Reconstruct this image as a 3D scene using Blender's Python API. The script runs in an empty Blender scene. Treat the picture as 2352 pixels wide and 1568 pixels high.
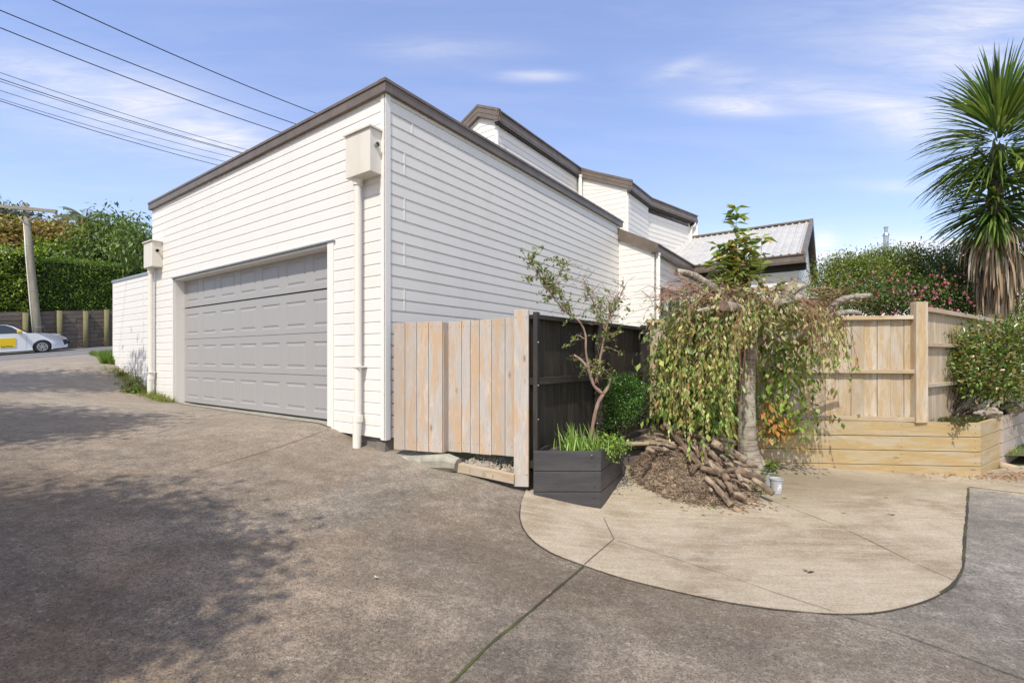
import bpy, bmesh, math, random
import numpy as np
from mathutils import Vector, Matrix
from mathutils.geometry import delaunay_2d_cdt
random.seed(7); rng = np.random.default_rng(11)
sc = bpy.context.scene
COL = sc.collection
EYE = 1.5; F = 1096.0; CX = 1176.0; CY = 820.0
V = Vector
def PX(px, py, Y):                       # a pixel of the photograph at depth Y -> world point
    return V(((px-CX)/F*Y, Y, (CY-py)/F*Y+EYE))
def R(a): return math.radians(a)
D1 = V((-0.818, 0.576, 0)).normalized()      # along the garage front, leftwards
D2 = V((0.576, 0.818, 0)).normalized()       # along the garage side, backwards
N1 = -D2; N2 = V((0.818, -0.576, 0)).normalized()
CORNER = V((-1.432, 5.41, 0))
UP = V((0, 0, 1))
SUNH = V((0.304, 0.953, 0)).normalized(); SUNEL = 52
# ---------------------------------------------------------------- objects
def tag(o, label=None, cat=None, group=None, kind=None):
    if label: o['label'] = label
    if cat: o['category'] = cat
    if group: o['group'] = group
    if kind: o['kind'] = kind
    return o
def thing(name, loc, label, cat, group=None):
    o = bpy.data.objects.new(name, None); COL.objects.link(o)
    o.location = loc; o.empty_display_size = .1
    return tag(o, label, cat, group)
def wloc(o):
    p = V(o.location)
    while o.parent: o = o.parent; p = p + V(o.location)
    return p
def link(name, me, parent=None, origin=None):
    o = bpy.data.objects.new(name, me); COL.objects.link(o)
    org = V(origin) if origin is not None else (wloc(parent) if parent else V((0, 0, 0)))
    if org.length > 0: me.transform(Matrix.Translation(-org))
    if parent: o.parent = parent; o.location = org - wloc(parent)
    else: o.location = org
    return o
class MB:
    def __init__(s): s.v = []; s.f = []; s.uv = []; s.c = []; s.m = []; s.mi = 0; s.ck = []
    def cut(s): s.ck.append((len(s.v), len(s.f)))
    def face(s, pts, uv=None, col=.5):
        i = len(s.v); s.v += [tuple(p) for p in pts]; s.f.append(list(range(i, i+len(pts))))
        s.uv.append(uv or [(0, 0)]*len(pts)); s.c.append(col); s.m.append(s.mi)
    def box(s, o, a, b, c, col=None):    # o corner; a, b, c edge vectors
        s.cut(); o = V(o); a = V(a); b = V(b); c = V(c)
        if col is None: col = random.random()
        if a.cross(b).dot(c) < 0: a, b = b, a
        L = [a, b, c]; k = max(range(3), key=lambda i: L[i].length)
        ou, ov = random.random()*40, random.random()*40
        i0 = len(s.v)
        P = [o, o+a, o+a+b, o+b, o+c, o+a+c, o+a+b+c, o+b+c]; s.v += [tuple(p) for p in P]
        for q in ((0, 3, 2, 1), (4, 5, 6, 7), (0, 1, 5, 4), (1, 2, 6, 5), (2, 3, 7, 6), (3, 0, 4, 7)):
            s.f.append([i0+j for j in q]); uv = []
            ax = L[k].normalized(); n = (P[q[1]]-P[q[0]]).cross(P[q[2]]-P[q[0]])
            n = n.normalized() if n.length > 1e-9 else V((0, 0, 1))
            if abs(n.dot(ax)) > .9: t1 = L[(k+1) % 3].normalized()*.15; t2 = L[(k+2) % 3].normalized()
            else: t1 = ax; t2 = n.cross(ax)
            for j in q: uv.append(((P[j]-o).dot(t1)+ou, (P[j]-o).dot(t2)+ov))
            s.uv.append(uv); s.c.append(col); s.m.append(s.mi)
        return s
    def beam(s, p, q, w, h, up=UP, col=None):  # bar from p to q, w across, h along up (centred)
        p = V(p); q = V(q); d = (q-p); u = V(up); sd = d.cross(u).normalized()*w; u2 = sd.cross(d).normalized()*h
        return s.box(p-sd/2-u2/2, d, sd, u2, col)
    def tube(s, pts, rad, n=8, cap=True, col=.5, jit=0.0):
        s.cut(); pts = [V(p) for p in pts]; i0 = len(s.v); m = len(pts)
        if not hasattr(rad, '__len__'): rad = [rad]*m
        t0 = (pts[1]-pts[0]).normalized(); a = t0.orthogonal().normalized(); L = 0; ls = []
        for i, p in enumerate(pts):
            t = (pts[min(i+1, m-1)]-pts[max(i-1, 0)])
            t = t.normalized() if t.length > 1e-9 else t0
            a = (a-t*a.dot(t)); a = a.normalized() if a.length > 1e-6 else t.orthogonal().normalized()
            b = t.cross(a)
            if i: L += (pts[i]-pts[i-1]).length
            ls.append(L)
            for k in range(n):
                g = 2*math.pi*k/n; r = rad[i]*(1+random.uniform(-jit, jit))
                s.v.append(tuple(p+(a*math.cos(g)+b*math.sin(g))*r))
        for i in range(m-1):
            for k in range(n):
                k2 = (k+1) % n
                s.f.append([i0+i*n+k, i0+i*n+k2, i0+(i+1)*n+k2, i0+(i+1)*n+k])
                u0 = k/n*6.28*rad[i]; u1 = (k+1)/n*6.28*rad[i]
                s.uv.append([(ls[i], u0), (ls[i], u1), (ls[i+1], u1), (ls[i+1], u0)]); s.c.append(col); s.m.append(s.mi)
        if cap:
            s.f.append([i0+k for k in range(n)][::-1]); s.uv.append([(0, 0)]*n); s.c.append(col); s.m.append(s.mi)
            s.f.append([i0+(m-1)*n+k for k in range(n)]); s.uv.append([(0, 0)]*n); s.c.append(col); s.m.append(s.mi)
        return s
    def build(s, name, mat, parent=None, origin=None, smooth=False, bevel=0, each=False):
        if each:                         # every primitive of the builder becomes an object of its own
            out = []; ck = sorted(set(s.ck))+[(len(s.v), len(s.f))]
            for (v0, f0), (v1, f1) in zip(ck[:-1], ck[1:]):
                q = MB(); q.v = s.v[v0:v1]; q.f = [[i-v0 for i in f] for f in s.f[f0:f1]]; q.uv = s.uv[f0:f1]; q.c = s.c[f0:f1]; q.m = s.m[f0:f1]
                if q.v: out.append(q.build(name, mat, parent, origin, smooth, bevel))
            return out
        me = bpy.data.meshes.new(name); me.from_pydata(s.v, [], s.f)
        ul = me.uv_layers.new(name='UVMap'); fl = [c for u in s.uv for p in u for c in p]
        ul.data.foreach_set('uv', fl)
        at = me.attributes.new('tint', 'FLOAT', 'FACE'); at.data.foreach_set('value', s.c)
        for m in (mat if isinstance(mat, (list, tuple)) else [mat]): me.materials.append(m)
        if isinstance(mat, (list, tuple)): me.polygons.foreach_set('material_index', s.m)
        if smooth: me.polygons.foreach_set('use_smooth', [True]*len(me.polygons))
        me.update(); o = link(name, me, parent, origin)
        if bevel:
            b = o.modifiers.new('b', 'BEVEL'); b.width = bevel; b.segments = 2; b.limit_method = 'ANGLE'; b.angle_limit = R(40)
        return o
# ---------------------------------------------------------------- leaves (bulk)
def leafmesh(name, mat, P, Dv, N, L, W, C, parent=None, origin=None, fold=.15, mid=.45):
    n = len(P); P = np.asarray(P, float); Dv = np.asarray(Dv, float); N = np.asarray(N, float)
    Dv = Dv/(np.linalg.norm(Dv, axis=1, keepdims=True)+1e-9)
    S = np.cross(Dv, N); S /= (np.linalg.norm(S, axis=1, keepdims=True)+1e-9); Nn = np.cross(S, Dv)
    L = np.broadcast_to(np.asarray(L, float), (n,))[:, None]; W = np.broadcast_to(np.asarray(W, float), (n,))[:, None]
    v = np.empty((n, 4, 3)); v[:, 0] = P; v[:, 1] = P+Dv*L*mid+S*W/2+Nn*W*fold; v[:, 2] = P+Dv*L; v[:, 3] = P+Dv*L*mid-S*W/2+Nn*W*fold
    me = bpy.data.meshes.new(name); me.vertices.add(n*4); me.vertices.foreach_set('co', v.ravel())
    idx = np.arange(n)[:, None]*4+np.array([0, 1, 2, 0, 2, 3])[None]
    me.loops.add(n*6); me.loops.foreach_set('vertex_index', idx.ravel().astype(np.int32))
    me.polygons.add(n*2); me.polygons.foreach_set('loop_start', (np.arange(n*2)*3).astype(np.int32))
    at = me.attributes.new('Col', 'FLOAT_COLOR', 'POINT')
    c = np.ones((n, 4, 4)); c[:, :, :3] = np.asarray(C)[:, None, :]; at.data.foreach_set('color', c.ravel())
    me.materials.append(mat); me.update(calc_edges=True); me.validate()
    return link(name, me, parent, origin)
def straps(name, mat, P, D0, L, W, bend, C, parent=None, origin=None, seg=4):   # long narrow leaves that bend under their weight
    n = len(P); P = np.asarray(P, float); D0 = np.asarray(D0, float); D0 /= np.linalg.norm(D0, axis=1, keepdims=True)
    vv = np.empty((n, (seg+1)*2, 3)); p = P.copy(); d = D0.copy(); L = np.broadcast_to(L, (n,)).astype(float)
    S = np.cross(D0, np.tile([0, 0, 1.], (n, 1))+rng.normal(0, .35, (n, 3))); S /= np.linalg.norm(S, axis=1, keepdims=True)+1e-9
    for i in range(seg+1):
        w = (W*[.7, 1, .85, .55, .06][int(i*4/seg)])/2
        vv[:, i*2] = p-S*w; vv[:, i*2+1] = p+S*w
        p = p+d*(L/seg)[:, None]; d = d+np.array([0, 0, -1.])*np.broadcast_to(bend, (n,))[:, None]/seg*(1+i*.5)
        d /= np.linalg.norm(d, axis=1, keepdims=True)
    me = bpy.data.meshes.new(name); k = (seg+1)*2; me.vertices.add(n*k); me.vertices.foreach_set('co', vv.ravel())
    q = np.array([[2*i, 2*i+1, 2*i+3, 2*i+2] for i in range(seg)]).ravel()
    idx = np.arange(n)[:, None]*k+q[None]
    me.loops.add(n*seg*4); me.loops.foreach_set('vertex_index', idx.ravel().astype(np.int32))
    me.polygons.add(n*seg); me.polygons.foreach_set('loop_start', (np.arange(n*seg)*4).astype(np.int32))
    at = me.attributes.new('Col', 'FLOAT_COLOR', 'POINT')
    c = np.ones((n, k, 4)); c[:, :, :3] = np.asarray(C)[:, None, :]; at.data.foreach_set('color', c.ravel())
    me.materials.append(mat); me.update(calc_edges=True); me.validate()
    return link(name, me, parent, origin)
def palette(n, cols, w=None, jit=.18):
    cols = np.array(cols); i = rng.choice(len(cols), n, p=(np.array(w)/sum(w) if w else None))
    return np.clip(cols[i]*(1+rng.normal(0, jit, (n, 1))), .003, 1)
def unit(n): d = rng.normal(size=(n, 3)); return d/np.linalg.norm(d, axis=1, keepdims=True)
# ---------------------------------------------------------------- materials
def nm(name, rough=.6, col=(.5, .5, .5)):
    m = bpy.data.materials.new(name); m.use_nodes = True; nt = m.node_tree; b = nt.nodes['Principled BSDF']
    b.inputs['Roughness'].default_value = rough; b.inputs['Base Color'].default_value = (*col, 1)
    return m, nt, b
class NT:
    def __init__(s, nt): s.nt = nt
    def n(s, t, **k):
        x = s.nt.nodes.new(t)
        for a, b in k.items(): setattr(x, a, b)
        return x
    def l(s, a, b): s.nt.links.new(a, b)
    def val(s, sock, x):
        if hasattr(x, 'links') or hasattr(x, 'is_linked'): s.l(x, sock)
        elif isinstance(x, (tuple, list)): sock.default_value = (*x, 1) if len(sock.default_value) == 4 and len(x) == 3 else x
        else: sock.default_value = x
    def pos(s): return s.n('ShaderNodeNewGeometry').outputs['Position']
    def uv(s): return s.n('ShaderNodeTexCoord').outputs['UV']
    def obj(s): return s.n('ShaderNodeTexCoord').outputs['Object']
    def attr(s, name, o='Fac'): x = s.n('ShaderNodeAttribute'); x.attribute_name = name; return x.outputs[o]
    def map(s, vec, scale=(1, 1, 1), rot=(0, 0, 0), loc=(0, 0, 0)):
        x = s.n('ShaderNodeMapping'); s.l(vec, x.inputs[0]); x.inputs['Scale'].default_value = scale; x.inputs['Rotation'].default_value = rot; x.inputs['Location'].default_value = loc
        return x.outputs[0]
    def noise(s, vec, scale, det=3, rough=.5, dist=0):
        x = s.n('ShaderNodeTexNoise'); s.l(vec, x.inputs['Vector']); x.inputs['Scale'].default_value = scale
        x.inputs['Detail'].default_value = det; x.inputs['Roughness'].default_value = rough; x.inputs['Distortion'].default_value = dist
        return x.outputs['Fac']
    def vor(s, vec, scale, feat='F1', o='Distance'):
        x = s.n('ShaderNodeTexVoronoi'); x.feature = feat; s.l(vec, x.inputs['Vector']); x.inputs['Scale'].default_value = scale
        return x.outputs[o]
    def ramp(s, f, stops):
        x = s.n('ShaderNodeValToRGB'); s.l(f, x.inputs[0]); e = x.color_ramp.elements
        while len(e) < len(stops): e.new(.5)
        for k, (p, c) in enumerate(stops):
            e[k].position = p; e[k].color = (*c, 1) if hasattr(c, '__len__') else (c, c, c, 1)
        return x.outputs[0]
    def mix(s, f, a, b, mode='MIX'):
        x = s.n('ShaderNodeMix', data_type='RGBA', blend_type=mode); s.val(x.inputs[0], f); s.val(x.inputs[6], a); s.val(x.inputs[7], b)
        return x.outputs[2]
    def math(s, op, a, b=0.0, c=None):
        x = s.n('ShaderNodeMath', operation=op); s.val(x.inputs[0], a); s.val(x.inputs[1], b)
        if c is not None: s.val(x.inputs[2], c)
        return x.outputs[0]
    def bump(s, b, h, st=.3, d=.01):
        x = s.n('ShaderNodeBump'); x.inputs['Strength'].default_value = st; x.inputs['Distance'].default_value = d; s.l(h, x.inputs['Height']); s.l(x.outputs[0], b.inputs['Normal'])
M = {}
def mk_paint(key, col, rough=.5, dirt=.12, dirtcol=(.42, .38, .3), streak=True):
    m, nt, b = nm(key, rough); t = NT(nt); p = t.pos()
    a = t.noise(t.map(p, (3, 3, .6)), 1.4, 5, .6); f = t.math('MULTIPLY', t.ramp(a, [(.45, 0), (.8, 1)]), dirt)
    c = t.mix(f, col, dirtcol); n2 = t.noise(p, 60, 3)
    c = t.mix(t.math('MULTIPLY', n2, .10), c, tuple(x*.7 for x in col)); c = t.mix(t.math('MULTIPLY', t.attr('tint'), .13), c, tuple(x*.72 for x in col))
    sp_ = t.ramp(t.noise(t.map(p, (6, 6, 14)), 2.2, 6, .7), [(.60, 0), (.72, 1)]); c = t.mix(t.math('MULTIPLY', sp_, .16), c, tuple(x*.7 for x in dirtcol))
    t.l(c, b.inputs['Base Color']); t.bump(b, t.noise(t.map(p, (1, 1, 3)), 25, 4), .12, .004)
    M[key] = m; return m
def mk_wood(key, c1, c2, c3, rough=.8, knots=True, contrast=1., stain=None):
    m, nt, b = nm(key, rough); t = NT(nt); uv = t.uv(); tint = t.attr('tint')
    g = t.noise(t.map(uv, (1.2, 26, 1)), 3, 6, .62, .6)
    g2 = t.noise(t.map(uv, (.9, 6, 1)), 1.6, 3, .55)
    c = t.mix(t.ramp(g, [(.3, 0), (.7, 1)]), c1, c2)
    c = t.mix(t.math('MULTIPLY', t.ramp(g2, [(.46, 0), (.60, 1)]), .85), c, c3); g3 = t.noise(t.map(uv, (2.2, 9, 1), loc=(5, 3, 0)), 1.5, 5, .7, 1.0); c = t.mix(t.math('MULTIPLY', t.ramp(g3, [(.54, 0), (.66, 1)]), .5*contrast), c, tuple(min(1, x*1.3) for x in c1)); c = t.mix(t.math('MULTIPLY', t.ramp(g3, [(.30, 1), (.42, 0)]), .5*contrast), c, tuple(x*.6 for x in c1))
    lines = t.ramp(t.noise(t.map(uv, (1.0, 70, 1)), 5, 2), [(.36, 1), (.46, 0)])
    c = t.mix(t.math('MULTIPLY', lines, .5*contrast), c, tuple(x*.45 for x in c1))
    if knots:
        kd = t.vor(t.map(uv, (2.3, 6.5, 1)), 1.0); kf = t.ramp(kd, [(.03, 1), (.075, .55), (.12, 0)])
        c = t.mix(t.math('MULTIPLY', kf, .75), c, (.17, .09, .045))
    c = t.mix(t.ramp(tint, [(0, .0), (1, .55)]), c, t.mix(.5, tuple(x*.6 for x in c2), tuple(x*.8 for x in c3)))
    if stain:
        z = t.noise(t.pos(), 1.3, 4, .6); c = t.mix(t.math('MULTIPLY', t.ramp(z, [(.5, 0), (.7, 1)]), .5), c, stain)
    t.l(c, b.inputs['Base Color']); t.bump(b, g, .35, .004); M[key] = m; return m
def mk_plain(key, col, rough=.5, metal=0, var=.25, scale=9, spec=None, bump=.1):
    m, nt, b = nm(key, rough); t = NT(nt); p = t.obj()
    c = t.mix(t.ramp(t.noise(p, scale, 5, .6), [(.3, 0), (.7, 1)]), tuple(x*(1-var) for x in col), tuple(min(1, x*(1+var*.6)) for x in col))
    t.l(c, b.inputs['Base Color']); b.inputs['Metallic'].default_value = metal; t.bump(b, t.noise(p, scale*6, 3), bump, .004)
    M[key] = m; return m
def mk_leaf(key, rough=.45, trans=.3):
    m, nt, b = nm(key, rough); t = NT(nt); c = t.attr('Col', 'Color'); t.l(c, b.inputs['Base Color'])
    tr = t.n('ShaderNodeBsdfTranslucent'); t.l(t.mix(.5, c, (.35, .42, .04)), tr.inputs[0]); t.nt.nodes[tr.name]
    mx = t.n('ShaderNodeMixShader'); mx.inputs[0].default_value = trans; t.l(b.outputs[0], mx.inputs[1]); t.l(tr.outputs[0], mx.inputs[2])
    t.l(mx.outputs[0], nt.nodes['Material Output'].inputs['Surface']); M[key] = m; return m
WHITE = (.80, .775, .73)
mk_paint('white_board', WHITE, .5, .10)
mk_paint('white_trim', (.80, .78, .735), .45, .08)
mk_paint('rainhead', (.72, .68, .60), .5, .35, (.45, .36, .22))
mk_paint('pvc_pipe', (.78, .75, .68), .35, .10)
mk_plain('brown_metal', (.165, .130, .100), .42, 0, .25, 4)
mk_plain('dark_soffit', (.035, .032, .03), .7)
mk_plain('black_gap', (.012, .011, .010), .9)
mk_paint('door_grey', (.36, .35, .345), .42, .10, (.26, .25, .24))
mk_wood('gate_wood', (.54, .49, .435), (.43, .405, .385), (.55, .37, .22), contrast=.9)
mk_wood('tan_wood', (.56, .43, .26), (.40, .28, .15), (.54, .49, .42), contrast=1.2)
mk_wood('planter_wood', (.50, .36, .165), (.40, .275, .11), (.47, .41, .30), contrast=.9)
mk_wood('beige_wood', (.46, .375, .25), (.43, .34, .22), (.40, .32, .2), knots=False)
mk_wood('black_wood', (.026, .023, .021), (.018, .016, .015), (.060, .046, .036), .55, knots=False)
mk_wood('char_wood', (.060, .057, .060), (.045, .043, .046), (.078, .074, .076), .5, knots=False)
mk_wood('old_sleeper', (.15, .12, .10), (.085, .068, .058), (.20, .17, .145), .95, contrast=1.4)
mk_wood('green_post', (.22, .21, .10), (.12, .11, .06), (.24, .21, .10), .95)
mk_wood('pole_wood', (.27, .25, .19), (.19, .17, .13), (.30, .28, .22), .9, knots=False)
mk_wood('edge_wood', (.50, .38, .24), (.42, .31, .19), (.50, .44, .36), .9, contrast=1.3)
for k, c1, c2, c3 in (('log_bark', (.18, .125, .082), (.06, .040, .026), (.29, .21, .145)), ('log_grey', (.29, .215, .145), (.10, .07, .048), (.42, .33, .24)), ('cherry_bark', (.38, .325, .265), (.16, .125, .10), (.46, .45, .34)), ('bark', (.16, .12, .085), (.08, .06, .045), (.22, .19, .15)), ('rose_bark', (.30, .20, .14), (.20, .13, .095), (.38, .31, .25))):
    m, nt, b = nm(k, .95); t = NT(nt); p = t.obj(); uv = t.uv()
    if k == 'cherry_bark': g = t.noise(t.map(uv, (26, 2.2, 1)), 1.6, 6, .7, 1.2)
    else: g = t.noise(t.map(uv, (3, 40, 1)), 1.5, 5, .65, .8)
    c = t.mix(t.ramp(g, [(.40, 0), (.58, 1)]), c2, c1); c = t.mix(t.ramp(t.noise(p, 7, 4), [(.5, 0), (.7, 1)]), c, c3)
    t.l(c, b.inputs['Base Color']); t.bump(b, g, .8, .012); M[k] = m
mk_plain('cut_wood', (.19, .13, .092), .9, 0, .4, 30)
mk_plain('lichen', (.42, .44, .33), .95, 0, .4, 40, bump=.6)
mk_plain('twig', (.25, .16, .115), .9, 0, .3, 20)
mk_plain('twig_red', (.30, .16, .10), .8, 0, .3, 20)
mk_leaf('leaf'); mk_leaf('leaf_gloss', .28, .2); mk_leaf('leaf_dry', .8, .15); mk_leaf('petal', .6, .4)
mk_plain('concrete_old', (.34, .32, .26), .95, 0, .35, 9, bump=.5)
mk_plain('foundation', (.20, .18, .155), .95, 0, .3, 7, bump=.4)
mk_plain('soil', (.055, .042, .032), .95, 0, .5, 20, bump=.8)
mk_plain('debris', (.30, .215, .14), .95, 0, .5, 35, bump=1.)
mk_plain('stone', (.36, .31, .245), .9, 0, .5, 12, bump=.8)
mk_plain('grey_plastic', (.42, .43, .45), .4, 0, .1, 5)
mk_plain('paper', (.72, .72, .72), .6, 0, .05)
mk_plain('ink', (.03, .03, .035), .6)
mk_plain('galv', (.42, .44, .45), .35, .7, .15)
mk_plain('conduit', (.62, .60, .56), .45)
mk_plain('porcelain', (.06, .045, .04), .25)
mk_plain('wire', (.02, .022, .03), .6)
mk_plain('car_white', (.72, .73, .75), .15, 0, .02, 1, bump=0)
mk_plain('car_yellow', (.75, .52, .01), .3, 0, .03, 1, bump=0)
mk_plain('tyre', (.02, .02, .021), .8)
mk_plain('rim', (.55, .56, .58), .25, .6, .1)
mk_plain('car_black', (.012, .012, .014), .3)
mk_plain('grey_text', (.35, .35, .37), .5)
m, nt, b = nm('car_glass', .05, (.03, .045, .06)); M['car_glass'] = m
m, nt, b = nm('window_glass', .04, (.05, .065, .075)); M['window_glass'] = m
mk_plain('alu_dark', (.05, .055, .06), .4, .3)
mk_plain('curtain', (.55, .54, .52), .8)
mk_plain('roof_metal', (.50, .49, .46), .45, 0, .16, 3)
mk_plain('roof_pale', (.66, .68, .70), .4, 0, .1, 2)
# driveway: exposed, worn aggregate
def aggregate(key, lo, hi, brown, patch=1.):
    m, nt, b = nm(key, .9); t = NT(nt); p = t.pos()
    n1 = t.noise(p, 150, 2, .7); n2 = t.noise(p, 48, 5, .8); n3 = t.noise(p, 6, 7, .75, .5); n4 = t.noise(t.map(p, (.7, 1, 1), loc=(3, 1, 0)), .8, 8, .68, .6); n5 = t.noise(t.map(p, (1, 3.5, 1), rot=(0, 0, R(35)), loc=(9, 4, 0)), 1.1, 7, .7, .3)
    sp = t.math('MULTIPLY_ADD', n3, .42, t.math('MULTIPLY_ADD', n1, .30, t.math('MULTIPLY', n2, .62)))
    sp = t.math('ADD', sp, t.math('MULTIPLY_ADD', n4, .60*patch, -.38*patch)); sp = t.math('ADD', sp, t.math('MULTIPLY_ADD', n5, .30, -.15))
    c = t.ramp(sp, [(.42, lo), (.60, tuple((x+y)/2*.85 for x, y in zip(lo, hi))), (.74, hi), (.88, tuple(min(1, x*1.7) for x in hi))])
    br = t.ramp(t.noise(t.map(p, loc=(7, 2, 0)), .42, 7, .66, .8), [(.44, 0), (.60, 1)])
    c = t.mix(t.math('MULTIPLY', br, .55), c, t.mix(.62, c, brown))
    ox = t.ramp(t.noise(t.map(p, loc=(1, 8, 0)), 3.2, 6, .75, .6), [(.60, 0), (.70, 1)])     # worn pale scuffs
    c = t.mix(t.math('MULTIPLY', ox, .28), c, tuple(x*1.5 for x in hi))
    dk = t.ramp(t.noise(t.map(p, loc=(4, 5, 0)), 1.7, 7, .7, .9), [(.60, 0), (.74, 1)])     # oil and damp marks
    c = t.mix(t.math('MULTIPLY', dk, .30), c, tuple(x*.8 for x in lo))
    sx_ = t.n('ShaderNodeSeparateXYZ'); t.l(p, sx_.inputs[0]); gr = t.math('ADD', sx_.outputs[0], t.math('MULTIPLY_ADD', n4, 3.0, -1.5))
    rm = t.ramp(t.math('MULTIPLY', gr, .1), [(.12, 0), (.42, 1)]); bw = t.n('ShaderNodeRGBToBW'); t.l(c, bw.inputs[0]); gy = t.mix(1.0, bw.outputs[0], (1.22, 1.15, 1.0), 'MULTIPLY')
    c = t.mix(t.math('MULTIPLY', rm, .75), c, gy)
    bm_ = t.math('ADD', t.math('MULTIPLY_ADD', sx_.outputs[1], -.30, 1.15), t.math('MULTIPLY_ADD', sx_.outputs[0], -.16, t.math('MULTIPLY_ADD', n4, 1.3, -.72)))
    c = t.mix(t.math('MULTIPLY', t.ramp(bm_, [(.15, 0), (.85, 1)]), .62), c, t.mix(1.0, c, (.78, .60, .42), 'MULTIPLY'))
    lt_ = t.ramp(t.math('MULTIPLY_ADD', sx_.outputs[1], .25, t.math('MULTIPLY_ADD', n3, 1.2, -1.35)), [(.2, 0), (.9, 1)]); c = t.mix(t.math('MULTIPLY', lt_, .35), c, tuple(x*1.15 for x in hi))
    pc = t.vor(p, 105, 'F1', 'Color'); pd = t.vor(p, 105)
    pk = t.n('ShaderNodeSeparateColor'); t.l(pc, pk.inputs[0])
    sel = t.math('MULTIPLY', t.math('GREATER_THAN', pk.outputs[0], .80), t.math('LESS_THAN', t.math('ADD', pd, t.math('MULTIPLY', pk.outputs[2], .35)), .48))
    c = t.mix(t.math('MULTIPLY', sel, t.math('MULTIPLY', pk.outputs[2], .8)), c, (.46, .43, .38))
    sel2 = t.math('MULTIPLY', t.math('GREATER_THAN', pk.outputs[1], .82), t.math('LESS_THAN', pd, .45))
    c = t.mix(t.math('MULTIPLY', sel2, .7), c, tuple(x*.5 for x in lo))
    wp = t.map(p, loc=(.3, .7, 0)); fl = t.noise(wp, 30, 6, .85, 1.0); fd_ = t.ramp(t.noise(p, 1.6, 5, .65), [(.38, .15), (.62, 1)])
    c = t.mix(t.math('MULTIPLY', t.ramp(fl, [(.565, 0), (.62, 1)]), t.math('MULTIPLY', fd_, .55)), c, tuple(min(1, x*1.55) for x in hi))
    c = t.mix(t.math('MULTIPLY', t.ramp(fl, [(.39, 1), (.45, 0)]), .5), c, tuple(x*.75 for x in lo))
    t.l(c, b.inputs['Base Color']); t.bump(b, t.math('MULTIPLY_ADD', n1, .6, n2), .9, .009); M[key] = m
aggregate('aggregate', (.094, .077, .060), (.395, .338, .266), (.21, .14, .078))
#aggregate('asphalt_right', (.13, .112, .085), (.33, .295, .235), (.24, .19, .12), .6)
m, nt, b = nm('pad', .9); t = NT(nt); p = t.pos()
s1 = t.noise(t.map(p, (1.2, 9, 1), rot=(0, 0, R(24))), 2.6, 6, .66, .25); s2 = t.noise(p, 1.1, 6, .62, .4); s3 = t.noise(p, 62, 6, .85); s4 = t.noise(t.map(p, (1.2, 7, 1), rot=(0, 0, R(24)), loc=(5, 3, 0)), 1.6, 6, .7)
c = t.mix(t.ramp(s1, [(.35, 0), (.7, 1)]), (.455, .385, .28), (.36, .295, .205))
c = t.mix(t.math('MULTIPLY', t.ramp(s2, [(.44, 0), (.58, 1)]), t.ramp(s4, [(.36, 0), (.56, .85)])), c, (.23, .175, .105)); c = t.mix(t.math('MULTIPLY', t.ramp(t.noise(t.map(p, (1.2, 5, 1), rot=(0, 0, R(-20)), loc=(2, 9, 0)), 3.0, 7, .75, .4), [(.52, 0), (.66, 1)]), .5), c, (.27, .205, .13)); c = t.mix(t.math('MULTIPLY', t.ramp(t.noise(t.map(p, loc=(6, 1, 0)), 2.4, 5, .6), [(.55, 0), (.7, 1)]), .45), c, (.52, .46, .40))
c = t.mix(t.ramp(s3, [(.38, .55), (.50, 0)]), c, (.22, .175, .125)); c = t.mix(t.math('MULTIPLY', t.ramp(s3, [(.52, 0), (.62, 1)]), .5), c, (.58, .51, .41))
# darker brown tone towards the woodpile and the planter
xyz = t.n('ShaderNodeSeparateXYZ'); t.l(p, xyz.inputs[0])
dd = t.math('ADD', t.math('ABSOLUTE', t.math('SUBTRACT', xyz.outputs[1], 5.75)), t.math('MULTIPLY', t.math('ABSOLUTE', t.math('SUBTRACT', xyz.outputs[0], 3.0)), .3))
dm = t.math('ADD', dd, t.math('MULTIPLY_ADD', s2, 1.6, -.8)); c = t.mix(t.ramp(dm, [(.25, .75), (1.15, 0)]), c, t.mix(.75, c, (.155, .125, .07)))
t.l(c, b.inputs['Base Color']); t.bump(b, t.math('ADD', s1, s3), .35, .005); M['pad'] = m
m, nt, b = nm('moss_joint', 1); t = NT(nt); p = t.pos()
t.l(t.mix(t.ramp(t.noise(p, 3, 4), [(.45, 0), (.62, 1)]), (.045, .038, .03), (.075, .085, .025)), b.inputs['Base Color']); M['moss_joint'] = m
mk_plain('joint', (.06, .05, .04), 1)
mk_plain('crack', (.13, .105, .08), 1)
mk_plain('road', (.17, .168, .17), .9, 0, .2, 3)
mk_plain('road_paint', (.62, .62, .60), .7)
m, nt, b = nm('ground', 1); t = NT(nt); p = t.pos()
t.l(t.mix(t.noise(p, 3, 6, .7), (.10, .085, .05), (.09, .12, .035)), b.inputs['Base Color']); M['ground'] = m
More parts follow.
